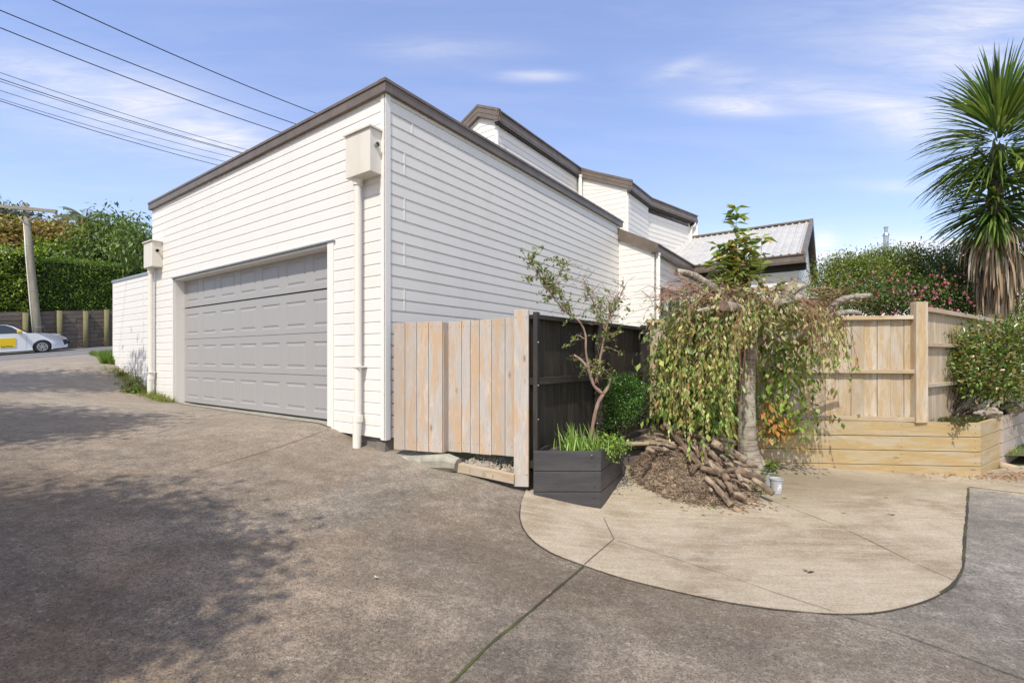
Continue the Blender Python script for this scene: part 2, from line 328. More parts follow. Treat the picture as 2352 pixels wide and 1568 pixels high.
# ---------------------------------------------------------------- terrain
ctl = [(0, 0, 0), (0.16, 4.8, .14), (0.88, 4.75, -.025), (6.09, 6.2, -.056), (3.3, 6.3, .063), (1.5, 5.8, .14), (-1.43, 5.41, .43), (-1.78, 5.56, .43), (-2.2, 5.9, .60),
 (2, 2.5, -.08), (4, 3, -.12), (6, 4, -.1), (8, 7, 0.0), (.5, 2.5, -.03), (-1.5, 2.5, .17), (-3, 1, .3), (-3, 3, .42), (-5, 2, .6), (-4, 4.5, .58), (-7.5, 7, .93),
 (-2.35, 6.02, .645), (-5.9, 8.6, .65), (-4.1, 7.3, .65), (-3.2, 6.65, .645), (-5.0, 7.95, .65), (-6.3, 8.85, .68), (-5.2, 7.0, .68), (-2.45, 6.3, .64), (-6.0, 8.9, .645), (-4.2, 7.55, .64), (-7.1, 9.4, .78), (-8.04, 10.06, 1.04), (-9.2, 10.87, 1.35), (-10.7, 9.8, 1.24), (-12.5, 8, 1.1),
 (-14.0, 16, 1.5), (-11.5, 13.2, 1.42), (-18, 14, 1.2),
 (12, 8, -.1), (12, 14, .2), (5, 12, .3), (10, 20, .5), (0, -6, -.15), (-6, -6, .3), (8, -6, -.3), (-15, 0, .9), (-14, -8, .8), (0, 25, 1.3), (14, 1, -.2), (25, 10, 0), (-25, 5, .7), (0, 15, .8)]
WC = V((-23.62, 24, 0)); WZ = 1.719
def RP(s, c, h=0): p = WC+D2*s+D1*c; return V((p.x, p.y, WZ+.103*s+.028*c+h))     # point on the street: s along, c across
ctl += [tuple(RP(s, c)) for s in (-14, -8, -3, 2, 7, 13) for c in (-5, -1, 3)]
cx = np.array(ctl, float)
def _k(r2): return np.where(r2 > 1e-12, .5*r2*np.log(r2+1e-20), 0)
_n = len(cx); A_ = np.zeros((_n+3, _n+3)); d2_ = ((cx[:, None, :2]-cx[None, :, :2])**2).sum(-1)
A_[:_n, :_n] = _k(d2_)+np.eye(_n)*.02; A_[:_n, _n] = 1; A_[:_n, _n+1:] = cx[:, :2]; A_[_n, :_n] = 1; A_[_n+1:, :_n] = cx[:, :2].T
_w = np.linalg.solve(A_, np.concatenate([cx[:, 2], [0, 0, 0]]))
def gz(x, y):
    x = np.asarray(x, float); y = np.asarray(y, float); sh = x.shape; x = x.ravel(); y = y.ravel()
    k = _k((x[:, None]-cx[None, :, 0])**2+(y[:, None]-cx[None, :, 1])**2)
    z = k@_w[:_n]+_w[_n]+_w[_n+1]*x+_w[_n+2]*y
    r = np.hypot(x+4, y-8); w = np.clip((r-45)/30, 0, 1); w = w*w*(3-2*w); z = z*(1-w)+.7*w
    return float(z[0]) if sh == () else z.reshape(sh)
def G(px, py, dz=0):                       # where the view ray through a pixel meets the ground
    a = (px-CX)/F; b = (CY-py)/F; Ys = np.linspace(1, 40, 1600); h = Ys*b+EYE-gz(Ys*a, Ys)-dz
    i = np.argmax(h < 0)
    if h[i] >= 0: i = len(Ys)-1
    if i: y = Ys[i-1]+(Ys[i]-Ys[i-1])*h[i-1]/(h[i-1]-h[i])
    else: y = Ys[0]
    return V((y*a, y, gz(y*a, y)+dz))
def sheet(name, poly, step, dz, mat, parent=None, thick=0, kind='structure'):
    xs = [p[0] for p in poly]; ys = [p[1] for p in poly]; vs = []; ed = []
    m = len(poly)
    for i in range(m):
        a = V(poly[i][:2]); b = V(poly[(i+1) % m][:2]); k = max(1, int((b-a).length/step))
        for j in range(k): vs.append(a.lerp(b, j/k))
    nb = len(vs); ed = [(i, (i+1) % nb) for i in range(nb)]
    from mathutils.geometry import intersect_point_line
    def inside(x, y):
        c = False; j = m-1
        for i in range(m):
            xi, yi = poly[i][:2]; xj, yj = poly[j][:2]
            if (yi > y) != (yj > y) and x < (xj-xi)*(y-yi)/(yj-yi)+xi: c = not c
            j = i
        return c
    for x in np.arange(min(xs), max(xs), step):
        for y in np.arange(min(ys), max(ys), step):
            if inside(x, y): vs.append(V((x+random.uniform(-.1, .1)*step, y+random.uniform(-.1, .1)*step)))
    r = delaunay_2d_cdt(vs, ed, [], 1, 1e-4); vv = np.array([(p[0], p[1]) for p in r[0]]); z = gz(vv[:, 0], vv[:, 1])+dz
    V3 = [(a, b, c) for (a, b), c in zip(vv, z)]; fs = [list(f) for f in r[2]]
    if thick:
        from collections import Counter
        cn = Counter(); 
        for f in fs:
            for i in range(len(f)): cn[tuple(sorted((f[i], f[(i+1) % len(f)])))] += 1
        n0 = len(V3); V3 += [(a, b, c-thick) for a, b, c in V3]
        for f in list(fs):
            for i in range(len(f)):
                e = (f[i], f[(i+1) % len(f)])
                if cn[tuple(sorted(e))] == 1: fs.append([e[0], e[0]+n0, e[1]+n0, e[1]])
    me = bpy.data.meshes.new(name); me.from_pydata(V3, [], fs); me.materials.append(mat); me.update()
    o = link(name, me, parent)
    if not parent: o['kind'] = kind
    return o
def ribbon(name, pts, w, dz, mat, jit=.35, kind='structure', step=.04):
    P = [V(p[:2]) for p in pts]; out = []
    for i in range(len(P)-1):
        k = max(1, int((P[i+1]-P[i]).length/step)); out += [P[i].lerp(P[i+1], j/k) for j in range(k)]
    out.append(P[-1]); vs = []; fs = []; ww = w
    for i, p in enumerate(out):
        t = (out[min(i+1, len(out)-1)]-out[max(0, i-1)]).normalized(); n = V((-t.y, t.x)); ww = .6*ww+.4*w*random.uniform(1-jit, 1+jit)
        o = random.uniform(-.12, .12)*w
        for s in (-1, 1):
            q = p+n*(s*ww/2+o); vs.append((q.x, q.y, gz(q.x, q.y)+dz))
        if i: fs.append([2*i-2, 2*i-1, 2*i+1, 2*i])
    me = bpy.data.meshes.new(name); me.from_pydata(vs, [], fs); me.materials.append(mat); o = link(name, me); o['kind'] = kind
    return o
def smooth(pts, n=6):                      # Catmull-Rom through points
    P = [V(p) for p in pts]; P = [P[0]*2-P[1]]+P+[P[-1]*2-P[-2]]; o = []
    for i in range(1, len(P)-2):
        for j in range(n):
            t = j/n; a, b, c, d = P[i-1:i+3]
            o.append(.5*((2*b)+(c-a)*t+(2*a-5*b+4*c-d)*t*t+(3*b-a-3*c+d)*t**3))
    o.append(P[-2]); return o
SKYSTR = .15; SUNE = 3.5; EXPO = 0.30; SKYTINT = (1.0, 1.0, 1.02); SKYLIFT = (.62, .70, 1.5); CLOUD = (6.3, 6.0, 5.75)
# ================================================================ GROUND
def F3(t, out=0, z=0): return CORNER+D1*t+N1*out+UP*z       # on the garage front (z absolute)
def S3(t, out=0, z=0): return CORNER+D2*t+N2*out+UP*z       # on the garage side
sheet('ground', [(-80, -40), (80, -40), (80, 100), (-80, 100)], 2.5, -.40, M['ground'])
sheet('yard_soil', [(1.5, 6.0), (3, 6.4), (9, 6.2), (13, 5.5), (30, 6), (30, 30), (-2, 30), (-2, 12), (-1.5, 5.6), (.2, 4.9)], 1.0, -.03, M['ground'])
fe = F3(9.5, -.05)
dpoly = [(-40, -14), (13, -14), (13, 6.0), (8.3, 6.1), (6.3, 6.35), (3.0, 6.6), (1.5, 6.1), (.3, 5.1), (-1.2, 5.75)]+[tuple(F3(t, -.15)[:2]) for t in (0.3, 3, 6.8)]+[tuple(fe[:2]), (-12.6, 14.6), tuple(RP(.6, -5)[:2]), tuple(RP(-25, -5)[:2])]
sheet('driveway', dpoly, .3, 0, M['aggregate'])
sheet('verge', [tuple(fe[:2]), (-12.6, 14.6), tuple(RP(.6, -5)[:2]), tuple(RP(9, -5)[:2]), (-6, 13)], .5, .0, M['ground'])
sheet('road', [tuple(RP(s, c)[:2]) for s, c in ((-30, -5.1), (20, -5.1), (20, 2.6), (-30, 2.6))], .8, .006, M['road'])
ribbon('road_edge_line', [RP(-20, -3.6)[:2], RP(18, -3.6)[:2]], .12, .014, M['road_paint'], .1, step=.5)
# concrete pad outline from the photograph, laid on the ground
pd = [(1197, 1160), (1196, 1195), (1215, 1232), (1262, 1268), (1345, 1301), (1430, 1329), (1520, 1352), (1620, 1374), (1700, 1389), (1800, 1402), (1915, 1411), (2010, 1408), (2090, 1392), (2150, 1370), (2192, 1342), (2211, 1300), (2216, 1230), (2221, 1175), (2224, 1122)]
pe = [G(x, y) for x, y in pd]; pe = smooth([V((p.x, p.y, 0)) for p in pe], 5)
strip = [G(2352, 1137), G(2500, 1160)]
back = [(8.3, 6.45), (7.3, 6.7), (6.05, 6.35), (3.0, 6.6), (1.6, 6.05), (.4, 5.0), (.15, 4.88)]
padpoly = [tuple(p[:2]) for p in pe]+[tuple(p[:2]) for p in strip]+back
sheet('concrete_pad', padpoly, .22, .012, M['pad'], thick=.03)
ribbon('pad_edge_joint', pe, .022, .0085, M['joint'], .5)
ribbon('pad_edge_gap', pe[66:], .017, .0135, M['moss_joint'], .9)
J = lambda L: [G(x, y) for x, y in L]
ribbon('driveway_joint', J([(1340, 1302), (1230, 1395), (1115, 1490), (1040, 1568), (960, 1640)]), .015, .0065, M['moss_joint'], .5)
ribbon('pad_joint', J([(1380, 1176), (1410, 1241), (1342, 1300)]), .008, .0165, M['crack'], .3)
ribbon('driveway_crack', J([(1920, 1412), (2040, 1447), (2180, 1498), (2352, 1562)]), .006, .0075, M['moss_joint'], .5)
ribbon('pad_crack', J([(1420, 1245), (1530, 1280), (1650, 1318), (1780, 1365), (1920, 1410)]), .0035, .0165, M['crack'], .7)
ribbon('pad_crack_upper', J([(1772, 1152), (1850, 1182), (1930, 1212), (2020, 1256), (2100, 1296), (2200, 1340)]), .005, .0165, M['crack'], .8)
ribbon('pad_crack_rear', J([(1440, 1081), (1500, 1083)]), .02, .0165, M['moss_joint'], .5)
ribbon('strip_joint', J([(2224, 1120), (2352, 1136)]), .016, .0165, M['joint'], .5)
ribbon('garage_joint', J([(440, 1085), (560, 1052), (660, 1020), (755, 985)]), .007, .0065, M['crack'], .5)
# ================================================================ CLADDING
def clad(mb, p0, p1, z0, z1, n, zref, e=.1335, deep=.0065):
    """rusticated boards between two plan points; z0/z1 numbers or (left, right)"""
    p0 = V((p0.x, p0.y, 0)); p1 = V((p1.x, p1.y, 0))
    za = z0 if hasattr(z0, '__len__') else (z0, z0); zb = z1 if hasattr(z1, '__len__') else (z1, z1)
    lo = min(za); hi = max(zb); pr = []; k = math.floor((lo-zref)/e)
    while zref+k*e < hi:
        b = zref+k*e
        lf0 = .83 if deep < .01 else .775; pr += [(b, 0), (b+lf0*e, 0), (b+(lf0+.05)*e, -deep), (b+e, -deep)]; k += 1
    pts = []
    for z, d in pr:
        row = []
        for i, p in enumerate((p0, p1)):
            row.append(p+n*d+UP*min(max(z, za[i]), zb[i]))
        pts.append(row)
    for a, b in zip(pts[:-1], pts[1:]):
        if (a[0]-b[0]).length < 1e-6 and (a[1]-b[1]).length < 1e-6: continue
        q = [a[0], a[1], b[1], b[0]]
        if (q[1]-q[0]).cross(q[2]-q[0]).length < 1e-9: q = [a[0], a[1], b[0]] if (a[1]-b[1]).length < 1e-6 else [a[1], b[1], b[0]]
        nn = (q[1]-q[0]).cross(q[2]-q[0])
        if abs(nn.dot(n)) > 1e-9 and nn.dot(n) < 0: q = q[::-1]
        mb.face(q, col=(math.sin(math.floor((max(v_.z for v_ in q)-1e-4-zref)/e)*12.9898)*43758.5453) % 1)
def joiner(mb, p, n, d, zs, e, w=.016):
    for z in zs: mb.box(p-d*w/2+UP*(z+.004)-n*.012, d*w, n*.016, UP*(e-.010))
# ================================================================ GARAGE
ZT = EYE+3.12; ZB = EYE-.925; E0 = .1335
garage = thing('garage', V((CORNER.x, CORNER.y, gz(CORNER.x, CORNER.y))), 'white weatherboard garage with flat brown-capped roof and a grey sectional door', 'garage')
DZ = EYE+1.44; ZL = EYE+3.02-.05; ZR = ZT-.05; tL = 6.9
def ztop(t): return ZR+(ZL-ZR)*t/tL
mb = MB()
clad(mb, F3(0.05), F3(.965), ZB, (ztop(0.05), ztop(.965)), N1, ZB)
clad(mb, F3(.965), F3(5.90), DZ+.002, (ztop(.965), ztop(5.9)), N1, ZB)
clad(mb, F3(5.90), F3(tL), ZB-.0, (ztop(5.9), ztop(tL)), N1, ZB)
for tt, zz in ((.62, (5, 9, 13, 19, 20, 23)), (2.6, (20, 24, 26)), (4.2, (19, 25, 27)), (6.3, (19, 23, 24))):
    joiner(mb, F3(tt), N1, D1, [ZB+i*E0 for i in zz], E0, .010)
mb.build('front_wall', M['white_board'], garage)
mb = MB(); clad(mb, S3(.05), S3(6.79), ZB, ZT-.04, N2, ZB, deep=.016)
for tt, zz in ((.28, (24, 23, 20, 19, 16, 15, 12, 11, 8, 7)), (.40, (27,)), (6.45, (27, 22, 18))):
    joiner(mb, S3(tt), N2, D2, [ZB+i*E0 for i in zz], E0, .016)
mb.build('side_wall', M['white_board'], garage)
mb = MB()   # hidden walls and body of the building
mb.box(F3(tL, -.02, ZB), D2*6.8, D1*-.1, UP*(ZT-ZB-.16)); mb.box(S3(6.8, -.02, ZB), D1*tL, D2*-.1, UP*(ZT-ZB-.1))
mb.build('rear_wall', M['white_board'], garage, each=True)
mb = MB(); mb.box(F3(0.02, -.25, ZB-.6), D1*(tL-.05), N1*.20, UP*(.6)); mb.box(S3(0.3, -.05, ZB-.6), D2*6.4, N2*-.2, UP*.598)
mb.box(F3(.02, -.052, ZB-.5), D1*.16, N1*.045, UP*.45)
mb.build('foundation', M['foundation'], garage, each=True)
mb = MB(); mb.box(F3(-.01, .012, ZB-.02), D1*.085, N1*-.04, UP*(ZR-ZB)); mb.box(S3(-.012, .012, ZB-.018), D2*.075, N2*-.03, UP*(ZR-ZB-.002))
mb.build('corner_board', M['white_trim'], garage, bevel=.003, each=True)
mb = MB(); mb.box(F3(.965, -.012, ZB-.09), D1*.125, N1*.03, UP*(DZ-ZB+.09+.006)); mb.box(F3(5.87, -.014, ZB+.12), D1*.03, N1*.028, UP*(DZ-ZB-.12))
mb.box(F3(1.09, -.21, ZB+.08), D1*.016, N1*.198, UP*(DZ-ZB-.08)); mb.box(F3(5.854, -.21, ZB+.08), D1*.016, N1*.194, UP*(DZ-ZB-.08))
mb.box(F3(1.106, -.21, DZ-.03), D1*4.748, N1*.2, UP*.03)
mb.build('door_frame', M['white_trim'], garage, bevel=.002)
mb = MB(); mb.box(F3(.94, -.01, DZ+.006), D1*4.98, N1*.045, UP*.012); mb.build('lintel_flashing', M['galv'], garage)
# fascia capping and roof
def capbar(mb, a, b, n, z0a, z0b, h, out, thick=.12):
    a = V((a.x, a.y, 0)); b = V((b.x, b.y, 0))
    A = [a+n*out+UP*z0a, b+n*out+UP*z0b, b-n*(thick-out)+UP*z0b, a-n*(thick-out)+UP*z0a]
    Bt = [p+UP*h for p in A]
    for q in ((A[0], A[1], Bt[1], Bt[0]), (A[2], A[3], Bt[3], Bt[2]), (Bt[0], Bt[1], Bt[2], Bt[3]), (A[3], A[2], A[1], A[0]), (A[1], A[2], Bt[2], Bt[1]), (A[3], A[0], Bt[0], Bt[3])): mb.face(q)
mb = MB()
capbar(mb, F3(-.05), F3(tL+.05), N1, ZT-.135, EYE+3.02-.135, .135, .05)
capbar(mb, F3(-.05), F3(tL+.05), N1, ZT-.03, EYE+3.02-.03, .034, .062)
capbar(mb, S3(.073), S3(6.85), N2, ZT-.133, ZT-.133, .133, .05)
capbar(mb, S3(-.063), S3(6.87), N2, ZT-.028, ZT-.028, .034, .062)
mb.build('roof_capping', M['brown_metal'], garage, bevel=.004)
mb = MB(); mb.face([F3(.07, -.07, ZT-.06), F3(tL-.02, -.07, EYE+2.96), F3(tL-.02, -.07, EYE+2.96)+D2*6.7, F3(.07, -.07, ZT-.06)+D2*6.7][::-1]); mb.build('roof', M['brown_metal'], garage)
# sectional door
door = bpy.data.objects.new('garage_door', None); COL.objects.link(door); door.parent = garage; dl = F3(3.45, -.17, EYE-.825); door.location = dl-V(garage.location)
SH = .578; zb0 = EYE-.825
for r in range(4):
    mb = MB(); z0 = zb0+r*SH+(.012 if r == 3 else .003); z1 = zb0+(r+1)*SH-(.010 if r == 2 else .003)
    if r == 3: z1 = DZ+.12
    gx = [1.10]; 
    t0, t1 = 1.102, 5.858; o = -.17; zc = [z0]
    pw = (t1-t0)/7
    mb.box(F3(t0, o-.04, z0), D1*(t1-t0), N1*.03, UP*(z1-z0))
    # front skin with pressed rectangles
    def ring(a0, a1, b0, b1, oa, c0, c1, e0, e1, ob):
        A = [F3(a0, oa, b0), F3(a1, oa, b0), F3(a1, oa, b1), F3(a0, oa, b1)]; B = [F3(c0, ob, e0), F3(c1, ob, e0), F3(c1, ob, e1), F3(c0, ob, e1)]
        for i in range(4): mb.face([A[i], B[i], B[(i+1) % 4], A[(i+1) % 4]])
        return B
    for k in range(7):
        a0 = t0+k*pw; a1 = a0+pw; c0 = a0+.085; c1 = a1-.085; e0 = z0+.085; e1 = min(z1, z0+SH)-.115
        ring(a0, a1, z0, z1, o, c0, c1, e0, e1, o)
        ring(c0, c1, e0, e1, o, c0+.012, c1-.012, e0+.012, e1-.012, o-.009)
        ring(c0+.012, c1-.012, e0+.012, e1-.012, o-.009, c0+.035, c1-.035, e0+.035, e1-.035, o-.009)
        B = ring(c0+.035, c1-.035, e0+.035, e1-.035, o-.009, c0+.052, c1-.052, e0+.052, e1-.052, o-.001)
        mb.face([B[0], B[3], B[2], B[1]])
    mb.build('door_section', M['door_grey'], door)
mb = MB(); mb.box(F3(1.10, -.22, zb0-.03), D1*4.76, N1*.05, UP*.032); mb.build('bottom_seal', M['black_gap'], door)
mb = MB(); mb.box(F3(1.1, -.30, zb0-.05), D1*4.76, N1*.05, UP*2.5); mb.build('door_backing', M['black_gap'], door)
s = sheet('door_threshold', [tuple(F3(1.0, -.3)[:2]), tuple(F3(5.95, -.3)[:2]), tuple(F3(5.95, -.03)[:2]), tuple(F3(3.5, .05)[:2]), tuple(F3(1.0, .03)[:2])], .2, .008, M['concrete_old'])
# downpipes with rainwater heads
def downpipe(t, ztopb, zbot, bx, label_w, gap=.08, clipz=EYE-.12):
    dp = bpy.data.objects.new('downpipe', None); COL.objects.link(dp); dp.parent = garage; dp.location = F3(t, .1, zbot)-V(garage.location)
    mb = MB(); r = .043
    mb.tube([F3(t, gap, zbot+.22), F3(t, gap, ztopb-.46)], r, 20); mb.tube([F3(t, gap+.012, zbot-.05), F3(t, gap+.012, zbot+.33)], r*1.12, 20)
    mb.build('pipe', M['pvc_pipe'], dp, smooth=True).modifiers.new('e', 'EDGE_SPLIT')
    mb = MB(); mb.tube([F3(t, gap, zbot+.31), F3(t, gap, zbot+.385)], r*1.42, 20); mb.tube([F3(t, gap, ztopb-.56), F3(t, gap, ztopb-.47)], r*1.25, 20); mb.tube([F3(t, gap, ztopb-.52), F3(t-.0, gap, ztopb-.475)], [r*1.25, r*1.55], 20)
    mb.build('pipe_socket', M['pvc_pipe'], dp, each=True)
    mb = MB(); mb.box(F3(t-.07, -.0, clipz), D1*.115, N1*(gap+.05), UP*.018); mb.tube([F3(t, gap, clipz-.004), F3(t, gap, clipz+.022)], r*1.12, 20)
    mb.build('pipe_clip', M['pvc_pipe'], dp, each=True)
    w, d, h = bx
    rh = MB(); rh.box(F3(t+w-.335*1.0-.105*0, 0, ztopb-h), D1*-w, N1*d, UP*h)
    rb = rh.build('rainwater_head', M['rainhead'], dp, bevel=.004)
    tr = t+w-.335
    rh = MB(); rh.box(F3(tr+.022, 0, ztopb+.001), D1*-(w+.044), N1*(d+.022), UP*.020); rh.build('lid', M['rainhead'], rb)
    rh = MB(); c = F3(tr-w, d*.52, ztopb-h*.36)
    rh.tube([c-N2*.002, c+N2*.035], [.026, .026], 18, cap=False); rh.tube([c+N2*.0015, c+N2*.003], [.021, .021], 18); rh.build('overflow_hole', M['galv'] if t < 2 else M['black_gap'], rb)
    return dp
downpipe(.395, EYE+2.56, gz(*F3(.395, .12)[:2]), (.44, .17, .485), '')
downpipe(6.72, EYE+2.18, gz(*F3(6.72, .12)[:2]), (.42, .17, .47), '', clipz=EYE-.30)
# ================================================================ WHITE BOUNDARY WALL
bw = thing('boundary_wall', F3(8.2, 0, 1.0), 'low white weatherboard wall with grey capping beyond the garage', 'wall')
mb = MB(); clad(mb, F3(tL-.02, -.08), F3(9.48, -.08), .55, (EYE+1.68, EYE+1.70), N1, ZB-.02)
joiner(mb, F3(7.62, -.08), N1, D1, [ZB-.02+i*E0 for i in range(-1, 19)], E0, .03)
mb.box(F3(tL, -.095, .5), D1*2.58, N1*-.09, UP*(EYE+1.68-.5)); mb.box(F3(9.46, -.075, .55), D1*.04, N1*-.12, UP*(EYE+1.69-.55))
mb.build('cladding', M['white_board'], bw)
mb = MB(); capbar(mb, F3(tL, -.08), F3(9.53, -.08), N1, EYE+1.68, EYE+1.70, .05, .02, .15); mb.build('capping', M['galv'], bw)
# ================================================================ HOUSE
E = EYE
house = thing('house', V((4, 13, .5)), 'white weatherboard house with brown fascias stepping up behind the garage', 'house')
def h2(p, z): return V((p[0], p[1], E+z))
def wallpart(p0, p1, z0, z1, n, name='wall'):
    mb = MB(); clad(mb, V((*p0, 0)), V((*p1, 0)), z0, z1, n, .3, .14, .012 if n.x > .4 else .0065); return mb.build(name, M['white_board'], house)
def board(mb, a, b, h, th, n):   # band hanging down h from the line a-b
    a = V(a); b = V(b); mb.box(a-UP*h, b-a, n*-th, UP*h)
def gutter(mb, a, b, n, h=.2):
    a = V(a); b = V(b); mb.box(a-UP*h*.62-n*.02, b-a, n*-.03, UP*h*.62); mb.box(a-UP*h*.9+n*.0, b-a, n*.0-n*.12, UP*.02)
    mb.box(a-UP*h, b-a, n*-.11, UP*h*.5); mb.box(a-UP*.03+n*.012, b-a, n*-.03, UP*.03)
# Block A: lower front gable end beside the garage
A0 = V((2.40, 10.88, 0)); A1 = V((3.14, 10.29, 0)); A2 = V((4.87, 12.75, 0)); B1 = V((6.92, 11.25, 0))
fr = (A1-A0).normalized(); nA = V((fr.y, -fr.x, 0)); sd = (A2-A1).normalized(); nS = V((sd.y, -sd.x, 0)); fb = (B1-A2).normalized(); nB = V((fb.y, -fb.x, 0))
w0 = A0-nA*.06; w1 = A1-nA*.06-fr*.10
wallpart(w0[:2], w1[:2], .2, (E+2.95-.2, E+2.44-.06), nA)
mb = MB(); mb.box(V((w1.x, w1.y, .2)), fr*-.07, nA*.012, UP*(E+2.2-.2)); mb.build('corner_board', M['white_trim'], house, each=True)
e1 = w1+sd*.0; e2 = A2-nS*.14
wallpart(e1[:2], e2[:2], .2, E+2.30, nS)
mb = MB(); board(mb, h2(A0-fr*.02, 2.95), h2(A1+fr*.0, 2.46), .25, .05, nA); mb.build('barge_board', M['brown_metal'], house, each=True)
mb = MB(); gutter(mb, h2(A1, 2.46), h2(A2, 2.46), nS, .22)
gutter(mb, h2(A2, 2.46), h2(B1, 2.46), nB, .22); mb.build('gutter', M['brown_metal'], house)
mb = MB(); mb.box(h2(A1-nS*.14, 2.25), A2-A1, nS*.10, UP*.015); mb.box(h2(A2-nB*.34, 2.25), B1-A2, nB*.30, UP*.015)
mb.box(h2(A2-nB*.30, 2.10), B1-A2, nB*.02, UP*.15); mb.build('soffit', M['dark_soffit'], house, each=True)
mb = MB(); mb.face([h2(A0, 2.95), h2(A1, 2.46), h2(A2, 2.46), h2(A0+sd*3.0, 2.95)]); mb.build('roof', M['roof_metal'], house)
# Block B: gabled wing with corrugated roof
U = 3.05; ap = B1+D2*U; rz = 3.92; ridgeL = ap+D1*7.5
bw0 = A2-nB*.30-fb*.3; bw1 = B1-nB*.30-fb*.18
wallpart(bw0[:2], bw1[:2], .2, E+2.28, nB)
# gable end wall
mb = MB(); g0 = bw1; gm = ap-fb*.18; g2 = B1+D2*(2*U-.3)-fb*.18
clad(mb, g0, gm, .2, (E+2.3, E+rz-.1), N2, .3, .14); clad(mb, gm, g2, .2, (E+rz-.1, E+2.3), N2, .3, .14); mb.build('gable_wall', M['white_board'], house)
def corrug(name, a, b, c, d, mat, parent, pitch=.17, amp=.03, nrm=None):
    """a-b along the eave, d-c along the ridge: ribs run up the slope"""
    a, b, c, d = map(V, (a, b, c, d)); L = (b-a).length; n = int(L/pitch)*6; vs = []; fs = []; nn = (b-a).cross(d-a).normalized()
    if nn.z < 0: nn = -nn
    for i in range(n+1):
        f = i/n; h = [0, 1, 1, 0, 0, 0][i % 6]*amp
        vs += [tuple(a.lerp(b, f)+nn*h), tuple(d.lerp(c, f)+nn*h)]
        if i: fs.append([2*i-2, 2*i, 2*i+1, 2*i-1])
    me = bpy.data.meshes.new(name); me.from_pydata(vs, [], fs); me.materials.append(mat); return link(name, me, parent)
corrug('corrugated_roof', h2(A2-fb*3.2, 2.45), h2(B1-fb*.03, 2.45), h2(ap-fb*.03, rz), h2(A2+D2*U-fb*3.2, rz), M['roof_metal'], house)
mb = MB(); bk = B1+D2*2*U
mb.face([h2(A2+D2*U-fb*3.2, rz), h2(ap, rz), h2(bk, 2.45), h2(bk-fb*6, 2.45)]); mb.box(h2(A2+D2*U-fb*3.2-D2*.12, rz-.005), ap-(A2+D2*U-fb*3.2), D2*.24, UP*.05); mb.build('ridge_cap', M['brown_metal'], house)
mb = MB(); mb.box(h2(B1, 2.30), ap-B1+UP*(rz-2.42), fb*-.04, UP*.20); mb.box(h2(ap, rz-.12), bk-ap-UP*(rz-2.42), fb*-.04, UP*.20)
mb.box(h2(B1-fb*.04, 2.46), ap-B1+UP*(rz-2.44), fb*-.05, UP*.045); mb.build('barge_board', M['brown_metal'], house, each=True)
# corner trims + pipes
mb = MB(); mb.box(h2(bw1, -1.2), fb*-.08, nB*.014, UP*3.45); mb.box(h2(g0, -1.2), D2*.08, N2*.014, UP*3.45); mb.build('corner_board', M['white_trim'], house, each=True)
def wpipe(p, z0, z1, r=.042):
    mb = MB(); mb.tube([h2(p, z0), h2(p, z1)], r, 16); o = mb.build('downpipe', M['pvc_pipe'], house, smooth=True)
    mb = MB(); mb.tube([h2(p, z1-.05), h2(p, z1+.02)], [r*1.15, r*1.35], 16); mb.tube([h2(p, z1-1.0), h2(p, z1-.97)], r*1.15, 16); mb.build('pipe_clip', M['pvc_pipe'], o, each=True); return o
wpipe((A1+sd*.10-nS*.02)[:2], -1.1, 2.24); wpipe((g0+D2*1.9+N2*.06)[:2], -1.1, 1.4)
def window(p0, p1, z0, z1, n, split=.5):
    p0 = V((*p0[:2], 0)); p1 = V((*p1[:2], 0)); d = (p1-p0); dn = d.normalized()
    mb = MB()
    for (a, b, c, e) in ((0, d.length, z0-.05, z0), (0, d.length, z1-.0, z1+.06), (0, .05, z0, z1), (d.length-.05, d.length, z0, z1), (d.length*split-.02, d.length*split+.02, z0, z1), (0, d.length*split, z0+(z1-z0)*.55, z0+(z1-z0)*.55+.04)):
        mb.box(p0+dn*a+n*.0+UP*c, dn*(b-a), n*.05, UP*(e-c))
    w = mb.build('window', M['alu_dark'], house)
    mb = MB(); mb.box(p0+n*.006+UP*z0, d, n*.01, UP*(z1-z0)); mb.build('pane', M['window_glass'], w)
    mb = MB(); mb.box(p0+n*.018+UP*z0+dn*.08, d*.3, n*.004, UP*(z1-z0)); mb.build('curtain', M['curtain'], w)
window(e1+sd*.45, e1+sd*1.75, E+.45, E+1.50, nS)
window(bw0+fb*1.6, bw0+fb*2.15, E+.1, E+1.35, nB, .6); window(bw0+fb*2.55-fb*.3, bw1-fb*.42, E+.35, E+1.20, nB, .5)
window(g0+D2*.5, g0+D2*1.5, E+.1, E+1.15, N2)
# Blocks C, D, E: the upper storey
C0 = V((-.29, 10.2, 0)); zc = 5.30
def onC(s): return C0+D1*s
mb = MB(); capL = [(0, zc), (.573, 5.56), (1.10, 5.29), (3.2, 4.2)]
clad(mb, onC(.09)-N1*.08, onC(.573)-N1*.08, 3.8, (E+zc-.12, E+5.56-.12), N1, .3, .14)
clad(mb, onC(.573)-N1*.08, onC(3.2)-N1*.08, 3.8, (E+5.56-.12, E+4.2-.1), N1, .3, .14)
mb.build('gable_wall', M['white_board'], house)
mb = MB()
def rake(mb, a, za, b, zb, n, h=.25, th=.07):
    a = V((a.x, a.y, 0)); b = V((b.x, b.y, 0)); mb.box(a+UP*(E+za-h), (b-a)+UP*(zb-za), n*-th, UP*h); mb.box(a+UP*(E+za-.05)+n*.015, (b-a)+UP*(zb-za), n*-th, UP*.06)
    mb.box(a+UP*(E+za-h*.62)+n*.006, (b-a)+UP*(zb-za), n*-th, UP*.10)
rake(mb, onC(-.02), zc, onC(.573), 5.56, N1); rake(mb, onC(.573), 5.56, onC(3.2), 4.2, N1)
